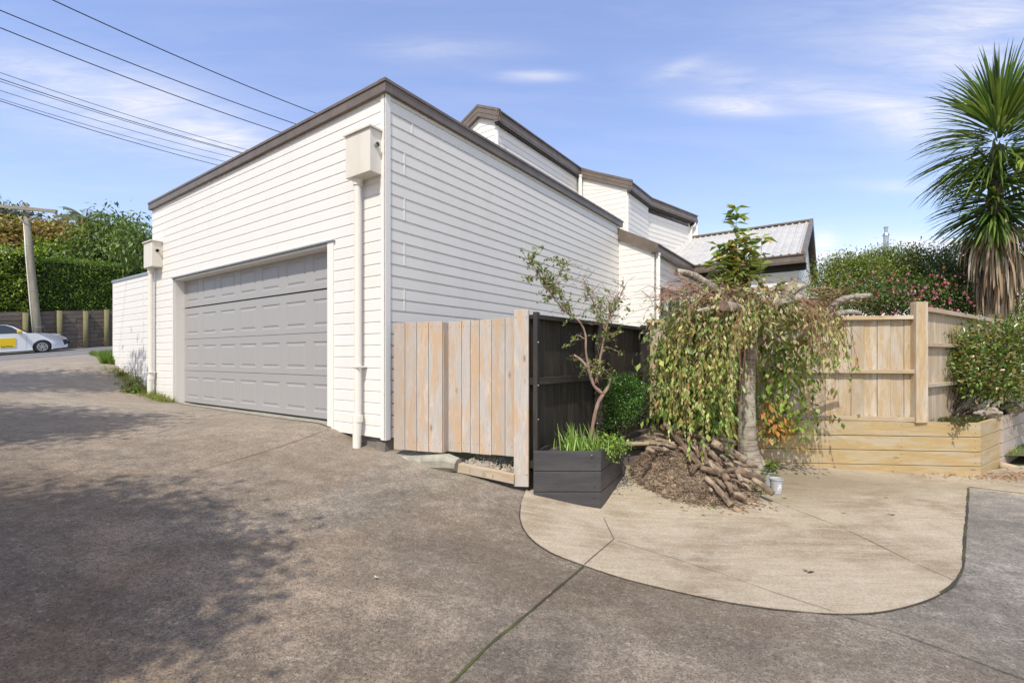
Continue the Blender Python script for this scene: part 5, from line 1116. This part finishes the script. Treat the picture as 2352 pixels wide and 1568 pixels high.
# thick lower foliage: broader, yellow-green leaves round the trunk
n = 3400; bl_ = [bl(1615, 880, 5.85, 62, 90, 55), bl(1590, 800, 5.8, 58, 70, 55), bl(1640, 955, 5.95, 46, 48, 40), bl(1790, 870, 6.1, 40, 66, 30), bl(1800, 950, 6.05, 36, 42, 26), bl(1800, 800, 6.1, 50, 50, 30), bl(1570, 930, 5.9, 38, 45, 30)]
o_ = blob_leaves(bl_, n, .10, .052, [(.31, .41, .09), (.20, .31, .06), (.46, .49, .13), (.48, .34, .12), (.11, .19, .045)], (5, 5, 3, 1, 3), 1.4, .2, 9); kp = clear_(o_[0]); leafmesh('foliage', M['leaf'], *[q[kp] for q in o_], parent=ch)
o_ = blob_leaves([bl(1650, 690, 5.8, 90, 20, 80), bl(1740, 690, 5.9, 80, 22, 80), bl(1600, 715, 5.6, 75, 24, 60), bl(1700, 730, 5.5, 110, 30, 40), bl(1560, 740, 5.7, 50, 30, 40), bl(1830, 700, 5.9, 60, 16, 50), bl(1790, 740, 5.7, 70, 30, 40)], 2600, .085, .036, [(.38, .34, .15), (.28, .33, .11), (.38, .25, .14), (.48, .44, .24), (.19, .25, .07)], None, .9, .2, 8); leafmesh('foliage', M['leaf'], *o_, parent=ch)
# orange autumn leaves low on the right of the trunk
o_ = blob_leaves([bl(1775, 985, 5.8, 24, 34, 20), bl(1768, 935, 5.8, 18, 22, 16), bl(1800, 975, 5.9, 20, 25, 15)], 150, .11, .06, [(.45, .20, .05), (.42, .26, .09), (.35, .28, .06), (.18, .22, .06)], None, 1.2, .1, 0); leafmesh('foliage', M['leaf'], *o_, parent=ch)
# upright shoots
sp = []; LP = []; LD = []
for (bx, by), (tx, ty), k, sc_ in (((1700, 665), (1690, 475), 62, 1), ((1694, 665), (1672, 560), 40, 1), ((1702, 665), (1706, 545), 34, 1), ((1742, 665), (1750, 545), 24, 1), ((1680, 665), (1647, 560), 34, .9), ((1715, 665), (1716, 590), 20, .9), ((1790, 668), (1810, 640), 8, .8), ((1665, 665), (1640, 600), 20, .9), ((1690, 665), (1690, 600), 26, 1)):
    a = T(bx, by, 5.8+random.uniform(-.1, .2)); b = T(tx, ty, 5.8+random.uniform(-.12, .2)); m1 = a.lerp(b, .5)+V((random.gauss(0, .03), 0, 0)); P_ = smooth([a, m1, b], 8); sp.append(P_)
    for j in range(k):
        s = random.random()**.8*(len(P_)-1.01); q = int(s); c = P_[q].lerp(P_[q+1], s-q); g = random.random()*6.28
        for _ in range(2 if random.random() < .5 else 1): LP.append(tuple(c)); LD.append((math.cos(g), math.sin(g)*.8, random.uniform(-.75, .5)))
twmesh(sp, 'upright_shoots', 'twig_red', ch, .007, .002); n = len(LP)
leafmesh('shoot_leaves', M['leaf'], LP, LD, rng.normal(0, .3, (n, 3))+np.array([0, -.3, 1.]), rng.uniform(.12, .20, n), rng.uniform(.065, .095, n), palette(n, [(.22, .32, .06), (.30, .36, .08), (.13, .21, .045), (.44, .32, .10)]), parent=ch, fold=.25)
# bare tangled twigs over the top
paths = []
for i in range(230):
    px = random.choice([random.uniform(1510, 1930), random.gauss(1620, 60)]); p = T(px, random.gauss(672, 9), random.uniform(5.35, 6.1)); d = V((random.choice([-1, 1])*random.random(), random.gauss(0, .4), random.uniform(-.05, .25))); paths.append(twigpath(p, d, random.uniform(.2, .55), 7, random.uniform(-.02, .2), .2))
for (x, y, dx, L_) in ((1600, 655, -1, .45), (1590, 650, -.8, .5), (1580, 640, -.5, .35), (1850, 690, 1, .8), (1880, 680, .9, .7), (1840, 690, 1, .9)): 
    for r_ in range(5): paths.append(twigpath(T(x, y, 5.5), V((dx, random.gauss(0, .2), random.uniform(-.2, .3))), L_, 8, .03, .16))
twmesh(paths, 'tangled_twigs', 'twig_red', ch, .005, .0015)
for cxp, cyp, k, sp_ in ((1920, 900, 6, 20), (1905, 960, 7, 14)):
    pp = [T(cxp+random.gauss(0, sp_), cyp+random.gauss(0, 8), 5.5) for _ in range(k)]; n = k; leafmesh('stray_leaves', M['leaf'], [tuple(p) for p in pp], np.tile([-.3, 0, -1.], (n, 1)), unit(n), .08, .035, palette(n, [(.10, .13, .04), (.2, .15, .06)]), parent=ch)
paths = [twigpath(T(1905, 800, 5.5), V((.15, 0, -1)), 1.0, 8, .0, .12), twigpath(T(1880, 770, 5.5), V((.45, 0, -1)), .8, 8, .0, .12)]; [twmesh([q], 'stray_twig', 'twig_red', ch, .003, .0012) for q in paths]
# small yellow-green sucker plant by the pots
shrub('sucker_plant', PX(1755, 1098, 5.55), [bl(1768, 1085, 5.5, 16, 18, 14), bl(1775, 1062, 5.5, 12, 8, 8), bl(1740, 1130, 5.3, 26, 10, 12)], 200, .06, .03, [(.22, .30, .05), (.15, .22, .04)], 'small bright green plant sprouting beside the grey pots', 'plant', stems=5, sr=.005, clump=0)
# ================================================================ ROSE / SMALL BARE TREE IN THE BLACK PLANTER
ry = 5.12
def Q(px, py, Y=ry): return PX(px, py, Y)
rs_ = thing('rose_tree', Q(1357, 1010), 'half bare small tree growing out of the black planter', 'tree')
def rl(pts, r, n=4, name='limb'):
    P_ = smooth([Q(*p) for p in pts], n); mb = MB(); mb.tube(P_, list(np.linspace(r[0]*.82, r[1]*.75, len(P_))*np.random.default_rng(3).uniform(.85, 1.15, len(P_))), 9, jit=.14); mb.build(name, M['rose_bark'], rs_, smooth=True); return P_
rl([(1355, 1015), (1362, 975), (1372, 930), (1385, 905)], (.026, .028), name='trunk')
Lb = rl([(1385, 905), (1364, 885), (1352, 850), (1338, 830), (1318, 815)], (.026, .017)); Lb2 = rl([(1356, 858), (1346, 810), (1345, 770), (1332, 740), (1308, 722), (1285, 700), (1262, 670), (1242, 650)], (.017, .008))
Rb = rl([(1368, 880), (1375, 840), (1383, 800), (1390, 765), (1398, 730), (1404, 700)], (.018, .009)); rl([(1386, 905), (1398, 885), (1402, 868)], (.026, .013))
Rb2 = rl([(1392, 765), (1380, 735), (1365, 700), (1352, 670), (1340, 640)], (.010, .005)); Rb3 = rl([(1400, 725), (1420, 690), (1432, 660)], (.008, .004)); Lb3 = rl([(1262, 670), (1245, 640), (1225, 610), (1222, 590)], (.008, .003)); Lb4 = rl([(1270, 680), (1280, 640), (1300, 605)], (.007, .003)); Lb5 = rl([(1345, 780), (1325, 770), (1310, 790)], (.008, .003))
paths = []; ends = []
for src, k, sp_ in ((Lb2[14:], 34, .20), (Rb, 34, .22), (Rb2, 44, .24), (Rb3, 26, .2), (Lb3, 26, .16), (Lb4, 26, .16), (Lb5, 5, .12), (Lb[6:], 5, .12)):
    for i in range(k):
        p = random.choice(src); d = V((random.gauss(0, .7), random.gauss(0, .5), random.uniform(-.2, 1))).normalized(); tw = twigpath(p, d, sp_*random.uniform(.5, 1.3), 5, .0, .3); paths.append(tw); ends.append(tw)
        for m_ in range(2): q = random.choice(tw[1:]); t2 = twigpath(q, V(unit(1)[0])+UP*.3, sp_*.35, 3, 0, .3); paths.append(t2); ends.append(t2)
twmesh(paths, 'twigs', 'rose_bark', rs_, .0032, .0012)
LP = []; LD = []
for tw in ends:
    q = tw[-1]; x = q.x/q.y*F+CX; y = CY-(q.z-EYE)/q.y*F
    pr = .9 if (y < 700 and x < 1300) else (.12 if y < 690 else .55)
    if random.random() < pr:
        for j in range(random.randint(2, 6)): LP.append(tuple(random.choice(tw[-3:])+V(unit(1)[0])*.012)); LD.append(tuple(V(unit(1)[0])+UP*.1))
n = len(LP); leafmesh('leaves', M['leaf'], LP, LD, unit(n)+np.array([0, -.5, .8]), rng.uniform(.025, .052, n), rng.uniform(.016, .03, n), palette(n, [(.12, .20, .03), (.19, .25, .05), (.25, .26, .08)]), parent=rs_)
# planting in the black planter
n = 150; P = np.stack([rng.normal(.68, .10, n), rng.normal(4.96, .06, n), np.full(n, E-.98)], 1); o = straps('iris_clump', M['leaf'], P, rng.normal(0, .26, (n, 3))+np.array([-.15, 0, 1.]), rng.uniform(.12, .33, n), .013, .25, palette(n, [(.33, .50, .10), (.42, .58, .16), (.22, .38, .08)]), origin=V((.8, 4.98, E-.98)), seg=4); tag(o, 'clump of upright pale green strap leaves in the black planter', 'plant')
shrub('leafy_herb', V((.98, 5.10, E-.99)), [((.98, 5.08, E-.95), (.18, .16, .06)), ((1.05, 5.30, E-.95), (.14, .18, .07)), ((.88, 4.95, E-.96), (.12, .10, .05))], 1500, .034, .022, [(.20, .33, .04), (.28, .40, .06), (.12, .22, .03)], 'low bright yellow green herb covering the black planter soil', 'plant', stems=5, sr=.004, clump=8)
shrub('violet_flower', V((.42, 4.84, E-.985)), [((.42, 4.83, E-.955), (.05, .03, .03))], 34, .03, .018, [(.10, .18, .03), (.16, .08, .35)], 'tiny violet flower at the left corner of the black planter', 'flower', stems=3, sr=.002, clump=0)
by_ = 5.9
bs = shrub('box_bush', PX(1428, 1012, by_), [bl(1430, 905, by_, 50, 46, 46), bl(1415, 950, by_, 40, 40, 36), bl(1450, 895, by_, 32, 34, 30), bl(1405, 895, by_, 26, 30, 30), bl(1440, 940, by_, 38, 30, 32)], 9500, .022, .013, [(.07, .19, .025), (.11, .26, .04), (.035, .095, .015)], 'round dense dark green bush between the black fence and the woodpile', 'bush', stems=14, sr=.010, mat='leaf_gloss', clump=14, droop=.0, shell=.5, fold=.2)
# ================================================================ WOODPILE
def mound(x, y):     # height of the heap over the pad
    u = (x-2.06-.25*(5.4-y))/.66; v = (y-5.42)/.60; r2 = u*u+v*v
    return .42*np.clip(1-r2, 0, 1)**.8*np.clip((y-4.8)/.75, .12, 1.1)
nn_ = 46; gx_ = np.linspace(1.15, 2.95, nn_); gy_ = np.linspace(4.80, 6.2, nn_); XX, YY = np.meshgrid(gx_, gy_); ZZ = gz(XX, YY)+mound(XX, YY)-.03+rng.normal(0, .006, XX.shape)
vs_ = np.stack([XX.ravel(), YY.ravel(), ZZ.ravel()], 1); fs_ = [[j*nn_+i, j*nn_+i+1, (j+1)*nn_+i+1, (j+1)*nn_+i] for j in range(nn_-1) for i in range(nn_-1) if mound(XX[j, i], YY[j, i]) > 0]
me = bpy.data.meshes.new('debris_heap'); me.from_pydata([tuple(v) for v in vs_], [], fs_); me.materials.append(M['debris']); dh = link('debris_heap', me, origin=(2.0, 5.4, .1)); tag(dh, 'mound of shredded bark and debris under the cut branches', 'debris', kind='stuff')
mb = MB(); 
for i in range(5200):
    x = random.uniform(1.3, 2.9); y = random.uniform(4.75, 5.9)
    if mound(x, y) <= .0 or (x > 2.25 and random.random() < .6): continue
    z = gz(x, y)+float(mound(x, y))-.01+random.random()*.02; d = V((random.gauss(0, 1), random.gauss(0, 1), random.gauss(.0, .45))).normalized()*random.uniform(.03, .10); m1 = V((x, y, z))+V(unit(1)[0])*.008
    r = random.uniform(.0018, .0045); mb.tube([V((x, y, z))-d*.5, m1, V((x, y, z))+d*.5], [r, r*1.2, r*.6], 4, cap=False, col=random.random())
tag(mb.build('twig_litter', M['log_grey'], origin=(1.9, 5.3, .1)), 'matted pile of small dry twigs on the left of the woodpile', 'twigs', kind='stuff')
n = 150; Pp = np.stack([rng.normal(2.28, .28, n), rng.normal(4.93, .10, n), np.zeros(n)], 1); Pp[:, 2] = gz(Pp[:, 0], Pp[:, 1])+.018
lf = leafmesh('fallen_leaves', M['leaf_dry'], Pp, unit(n)*np.array([1, 1, .1]), np.tile([0, 0, 1.], (n, 1))+unit(n)*.5, .05, .025, palette(n, [(.42, .24, .14), (.48, .34, .24), (.30, .17, .09), (.25, .28, .08)]), origin=(2.3, 4.95, 0)); tag(lf, 'dry brown leaves scattered in front of the woodpile', 'fallen leaves', kind='stuff')
def W_(x, y): px = 1433.25+.1797*x; py = 918.75+.1797*y; return px, py
def heapY(py): return 5.78-(py-975)*(5.78-4.88)/(1168-975)
def logp(x, y, lift=0): px, py = W_(x, y); return PX(px, py, heapY(py)+lift-.07)
logs = [((520, 300), (700, 520), (980, 850), 42, 'log_bark', 'longest straight branch running diagonally across the woodpile'), ((640, 400), (860, 450), (1080, 520), 36, 'log_bark', 'smooth branch across the top of the woodpile'),
 ((700, 300), (850, 380), (1000, 450), 30, 'log_bark', 'short stubby branch on the back top edge of the woodpile'), ((1130, 540), (1330, 650), (1550, 775), 62, 'log_grey', 'thick cut log leaning toward the trunk with a sawn end'),
 ((980, 860), (1200, 930), (1420, 890), 44, 'log_bark', 'level branch across the middle of the woodpile'), ((1400, 890), (1560, 960), (1780, 1010), 58, 'log_bark', 'knobbly thick branch pointing right at the pots'),
 ((1045, 990), (1200, 1150), (1375, 1345), 48, 'log_grey', 'broken log lying closest to the viewer, end on the concrete'), ((1180, 1010), (1230, 1070), (1290, 1120), 34, 'log_bark', 'short piece behind the nearest log'),
 ((1300, 1050), (1340, 1100), (1380, 1190), 38, 'log_bark', 'stubby piece under the sawn round'), ((1400, 1190), (1480, 1220), (1560, 1275), 36, 'log_grey', 'pale split stick end right of the nearest log'),
 ((1640, 1010), (1760, 1090), (1905, 1195), 48, 'log_grey', 'reddish log end lying against the grey pots'), ((990, 600), (1020, 700), (1060, 830), 40, 'log_bark', 'forked upright piece in the middle of the woodpile'),
 ((1100, 660), (1180, 760), (1270, 830), 50, 'log_bark', 'log with a broad dark sawn face in the middle'), ((1240, 700), (1310, 770), (1395, 840), 32, 'log_grey', 'pale stick beside the broad sawn face'),
 ((920, 590), (935, 660), (960, 740), 28, 'log_bark', 'short upright stick beside the longest branch'), ((1050, 520), (1200, 500), (1390, 530), 40, 'log_bark', 'branch along the back of the pile below the leaves'),
 ((1280, 960), (1300, 1000), (1320, 1030), 56, 'log_bark', 'round sawn log end facing out on the right'), ((860, 930), (900, 870), (960, 830), 42, 'log_bark', 'knuckle shaped piece at the elbow of the pile'),
 ((840, 740), (835, 770), (830, 790), 30, 'log_bark', 'small round sawn end beside the twig heap'), ((1330, 1070), (1390, 1110), (1450, 1155), 26, 'log_bark', 'thin stick right of the sawn round'),
 ((1070, 780), (1130, 840), (1240, 890), 34, 'log_grey', 'ragged splintered piece under the broad sawn face'), ((600, 330), (640, 400), (700, 470), 30, 'log_bark', 'broken piece beside the top of the longest branch')]
small = [((330, 550), (480, 570), (640, 600), 24), ((380, 430), (470, 450), (560, 490), 22), ((400, 500), (520, 530), (660, 575), 20), ((220, 680), (270, 695), (330, 720), 14), ((285, 620), (330, 640), (380, 665), 28), ((225, 835), (270, 790), (340, 745), 28), ((420, 575), (520, 555), (640, 545), 20), ((750, 500), (820, 530), (880, 570), 22), ((880, 565), (960, 560), (1040, 575), 24), ((340, 480), (450, 500), (560, 520), 18), ((500, 600), (560, 640), (620, 660), 16), ((700, 600), (760, 640), (800, 700), 18), ((1090, 1130), (1105, 1150), (1120, 1160), 24), ((1060, 560), (1080, 620), (1090, 660), 24), ((300, 600), (420, 610), (540, 640), 16), ((900, 620), (860, 560), (820, 520), 20), ((1250, 870), (1210, 850), (1180, 820), 20), ((1500, 830), (1600, 850), (1700, 845), 30), ((1450, 940), (1480, 1000), (1500, 1040), 34), ((350, 590), (430, 640), (520, 650), 14)]
def mklog(a, b, c, r, mat, label):
    pts = [logp(*a), logp(*b)+V((0, 0, .01)), logp(*c)]; R0_ = r*.1797/F*pts[1].y*random.uniform(.72, .95); P_ = smooth(pts, 4)
    g = min(pts[0].z, pts[2].z)
    for p in P_: p.z = max(p.z, gz(p.x, p.y)+R0_*.75)
    t = thing('cut_branch', P_[0], label, 'log', 'cut branches in the woodpile'); rr2 = [R0_*random.uniform(.88, 1.12) for _ in P_]; mb = MB(); mb.tube(P_, rr2, 12, jit=.11); mb.build('bark', M[mat], t, smooth=False)
    mb = MB(); d = (P_[-1]-P_[-2]).normalized(); mb.tube([P_[-1]+d*.001, P_[-1]+d*.004], rr2[-1]*.93, 12); d = (P_[0]-P_[1]).normalized(); mb.tube([P_[0]+d*.001, P_[0]+d*.004], rr2[0]*.93, 12); mb.build('sawn_end', M['cut_wood'], t, each=True)
    if R0_ > .034 and random.random() < .6:
        k = len(P_)//2; o = V(unit(1)[0]); mb = MB(); mb.tube([P_[k], P_[k]+o*R0_*1.7], [R0_*.5, R0_*.3], 7); mb.build('side_knot', M[mat], t)
for l in logs: mklog(l[0], l[1], l[2], l[3], l[4], l[5])
for i in range(26):
    x = random.uniform(850, 1600); y = 480+(x-850)*.45+random.uniform(-60, 300); an = random.uniform(.2, 1.0); L_ = random.uniform(70, 170)
    small.append(((x, y), (x+L_*.5*math.cos(an), y+L_*.5*math.sin(an)+random.uniform(-8, 8)), (x+L_*math.cos(an), y+L_*math.sin(an)), random.uniform(14, 28)))
for i, l in enumerate(small): mklog(l[0], l[1], l[2], l[3], 'log_bark' if i % 2 else 'log_grey', 'thin short stick tucked in the left and upper side of the woodpile' if l[0][0] < 1000 else 'small offcut wedged among the larger branches of the woodpile')
# pots
def pot(px, py, r, h, lab, labelled):
    c = G(px, py); c.z += .012; p = thing('plant_pot', c, lab, 'pot', 'grey plastic pots'); mb = MB()
    prof = [(r*.72, 0), (r*.90, h*.9), (r*.90, h*.91), (r*1.0, h*.92), (r*1.0, h), (r*.94, h), (r*.86, h*.88), (r*.68, h*.05)]; n_ = 28
    for i in range(len(prof)-1):
        for k in range(n_):
            a0 = 2*math.pi*k/n_; a1 = 2*math.pi*(k+1)/n_; g = lambda q, a: c+V((math.cos(a)*q[0], math.sin(a)*q[0], q[1])); mb.face([g(prof[i], a0), g(prof[i], a1), g(prof[i+1], a1), g(prof[i+1], a0)])
    mb.face([g((prof[0][0], .002), 2*math.pi*k/n_) for k in range(n_)]); mb.build('pot', M['grey_plastic'], p)
    mb = MB(); mb.face([g((r*.80, h*.6), 2*math.pi*k/n_) for k in range(n_)]); mb.build('soil', M['soil'], p)
    if labelled:
        lb = MB(); 
        for k in range(4):
            a0 = -1.85+.18*k; a1 = a0+.18; lb.face([g((r*.785, h*.28), a0), g((r*.785, h*.28), a1), g((r*.865, h*.66), a1), g((r*.865, h*.66), a0)])
        lo_ = lb.build('sticker', M['paper'], p)
        lb = MB()
        for z_, a_, w_ in ((.58, -1.82, .1), (.58, -1.68, .06), (.53, -1.80, .12), (.36, -1.6, .25)): lb.face([g((r*.86, h*z_), a_), g((r*.86, h*z_), a_+w_), g((r*.868, h*(z_+.03)), a_+w_), g((r*.868, h*(z_+.03)), a_)])
        lb.build('print', M['ink'], lo_)
pot(1783, 1134, .072, .165, 'grey plastic pot with a white sticker standing by the woodpile', True); pot(1765, 1117, .072, .165, 'grey plastic pot half hidden behind the one with a sticker', False)
# fallen leaves on the pad
for (px, py, L_, c_, lab) in ((1856, 1319, .06, (.07, .05, .035), 'dark curled leaf lying alone on the front of the concrete'), (2047, 1186, .05, (.12, .07, .04), 'brown leaf on the right of the concrete pad'), (1937, 1182, .035, (.30, .22, .05), 'small yellow leaf near the middle of the concrete pad'), (1800, 1147, .05, (.40, .28, .10), 'tan leaf in front of the grey pots'), (860, 1332, .03, (.7, .68, .62), 'tiny pale scrap lying on the driveway'), (2035, 1146, .04, (.35, .25, .08), 'yellowish leaf near the foot of the timber planter')):
    g = G(px, py); P_ = [(g.x, g.y, g.z+.017), (g.x+.01, g.y+.005, g.z+.018), (g.x, g.y+.01, g.z+.016)]; o = leafmesh('fallen_leaf', M['leaf_dry'], P_, [(1, .2, .05), (-.7, .5, .2), (.3, -.8, .25)], [(0, 0, 1)]*3, [L_, L_*.8, L_*.6], L_*.4, [c_]*3, origin=g); tag(o, lab, 'fallen leaf', 'leaves on the paving')
n = 420; a0_ = G(2310, 1098); Pp = np.stack([rng.normal(a0_.x+.15, .45, n), rng.normal(a0_.y+.05, .12, n), np.zeros(n)], 1); Pp[:, 2] = gz(Pp[:, 0], Pp[:, 1])+.022
lf = leafmesh('leaf_litter', M['leaf_dry'], Pp, unit(n)*np.array([1, 1, .1]), np.tile([0, 0, 1.], (n, 1))+unit(n)*.5, .045, .018, palette(n, [(.36, .14, .07), (.30, .17, .08), (.42, .25, .14)]), origin=a0_); tag(lf, 'red brown leaf litter beside the log edging', 'fallen leaves', kind='stuff')
# ================================================================ SKY, SUN, CAMERA
w = bpy.data.worlds.new("World"); sc.world = w; w.use_nodes = True; nt = w.node_tree; t = NT(nt); bg = nt.nodes['Background']
sky = nt.nodes.new('ShaderNodeTexSky'); sky.sky_type = 'NISHITA'; sky.sun_disc = False; sky.sun_elevation = R(SUNEL); sky.sun_rotation = math.atan2(-SUNH.x, -SUNH.y); sky.air_density = 1.0; sky.dust_density = .6; sky.ozone_density = 1.6; sky.altitude = 50
gen = t.n('ShaderNodeTexCoord').outputs['Generated']; sx = t.n('ShaderNodeSeparateXYZ'); t.l(gen, sx.inputs[0])
yy = t.math('MAXIMUM', sx.outputs[1], .02); u = t.math('DIVIDE', sx.outputs[0], yy); v = t.math('DIVIDE', sx.outputs[2], yy)
cv = t.n('ShaderNodeCombineXYZ'); t.l(u, cv.inputs[0]); t.l(v, cv.inputs[1])
wsp = t.noise(t.map(cv.outputs[0], (1.3, 4.2, 1), rot=(0, 0, R(-10))), 1.6, 7, .58, .8); wsp2 = t.noise(t.map(cv.outputs[0], (1.0, 7, 1), rot=(0, 0, R(6)), loc=(4, 2, 0)), 2.2, 6, .62, .5)
def cl(px, py, wx, wy, rot, amp):
    m = t.map(cv.outputs[0], loc=(0, 0, 0)); s = t.n('ShaderNodeVectorMath', operation='SUBTRACT'); t.l(m, s.inputs[0]); s.inputs[1].default_value = ((px-CX)/F, (CY-py)/F, 0)
    q = t.map(s.outputs[0], rot=(0, 0, R(rot))); q = t.map(q, (F/wx, F/wy, 0)); L_ = t.n('ShaderNodeVectorMath', operation='LENGTH'); t.l(q, L_.inputs[0])
    return t.math('MULTIPLY', t.math('EXPONENT', t.math('MULTIPLY', t.math('POWER', L_.outputs['Value'], 2.0), -1.0)), amp)
acc = None
for c in ((1235, 175, 75, 12, 0, .8), (1690, 245, 120, 24, 4, .75), (1850, 205, 250, 40, 8, .55), (340, 280, 320, 80, 12, .55), (120, 180, 300, 70, 10, .45), (1040, 110, 150, 30, 0, .3), (2230, 90, 190, 140, -30, .8), (1950, 100, 260, 90, 10, .25), (2090, 280, 200, 60, 20, .5), (2080, 428, 130, 16, 2, .35), (560, 330, 180, 50, 18, .35), (1890, 560, 30, 26, 0, .9), (2110, 560, 90, 18, 0, .8), (2000, 600, 500, 60, 0, .5), (1550, 160, 60, 16, -20, .35)):
    g = cl(*c); acc = g if acc is None else t.math('ADD', acc, g)
wsp3 = t.noise(t.map(cv.outputs[0], (1.6, 11, 1), rot=(0, 0, R(-8)), loc=(1, 7, 0)), 3.0, 8, .7, .9); tex = t.math('MULTIPLY', t.ramp(wsp, [(.28, .25), (.68, 1)]), t.ramp(wsp3, [(.30, .35), (.62, 1.0)])); tex2 = t.ramp(wsp2, [(.45, 0), (.85, .45)])
hz = t.math('MULTIPLY', t.math('EXPONENT', t.math('MULTIPLY', t.math('MAXIMUM', v, 0.0), -5.5)), .42)
fac = t.math('ADD', t.math('MULTIPLY', acc, tex), t.math('ADD', t.math('MULTIPLY', tex2, .22), hz)); back = t.n('ShaderNodeMapRange'); back.interpolation_type = 'SMOOTHSTEP'; t.l(sx.outputs[1], back.inputs[0]); back.inputs[1].default_value = .25; back.inputs[2].default_value = -.65; back.inputs[3].default_value = 0; back.inputs[4].default_value = .62  # back: white haze added to the unseen sky behind the camera, cuts blue ambient
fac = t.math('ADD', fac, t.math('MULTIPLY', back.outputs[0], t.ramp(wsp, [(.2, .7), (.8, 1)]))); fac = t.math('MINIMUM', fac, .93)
skc = t.mix(1.0, sky.outputs[0], SKYTINT, 'MULTIPLY')
lift = t.mix(1.0, skc, SKYLIFT, 'ADD')
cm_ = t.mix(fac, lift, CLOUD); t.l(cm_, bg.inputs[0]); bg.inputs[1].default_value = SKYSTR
sun = bpy.data.lights.new('sun', 'SUN'); sun.energy = SUNE; sun.angle = R(.55); sun.color = (1, .935, .83); so = bpy.data.objects.new('sun', sun); COL.objects.link(so)
dirv = V((SUNH.x*math.cos(R(SUNEL)), SUNH.y*math.cos(R(SUNEL)), -math.sin(R(SUNEL)))); so.rotation_euler = dirv.to_track_quat('-Z', 'Y').to_euler(); so.location = (-5, -8, 12)
cd = bpy.data.cameras.new('camera'); cam = bpy.data.objects.new('camera', cd); COL.objects.link(cam); cam.location = (0, 0, EYE); cam.rotation_euler = (R(90), 0, 0)
cd.sensor_width = 36; cd.lens = F/2352*36; cd.shift_y = 36/2352; cd.clip_start = .05; cd.clip_end = 500; sc.camera = cam
sc.view_settings.view_transform = 'Standard'; sc.view_settings.look = 'None'; sc.view_settings.exposure = EXPO; sc.view_settings.gamma = 1
sc.cycles.max_bounces = 4; sc.cycles.diffuse_bounces = 3; sc.cycles.glossy_bounces = 2; sc.cycles.transmission_bounces = 2; sc.cycles.transparent_max_bounces = 4
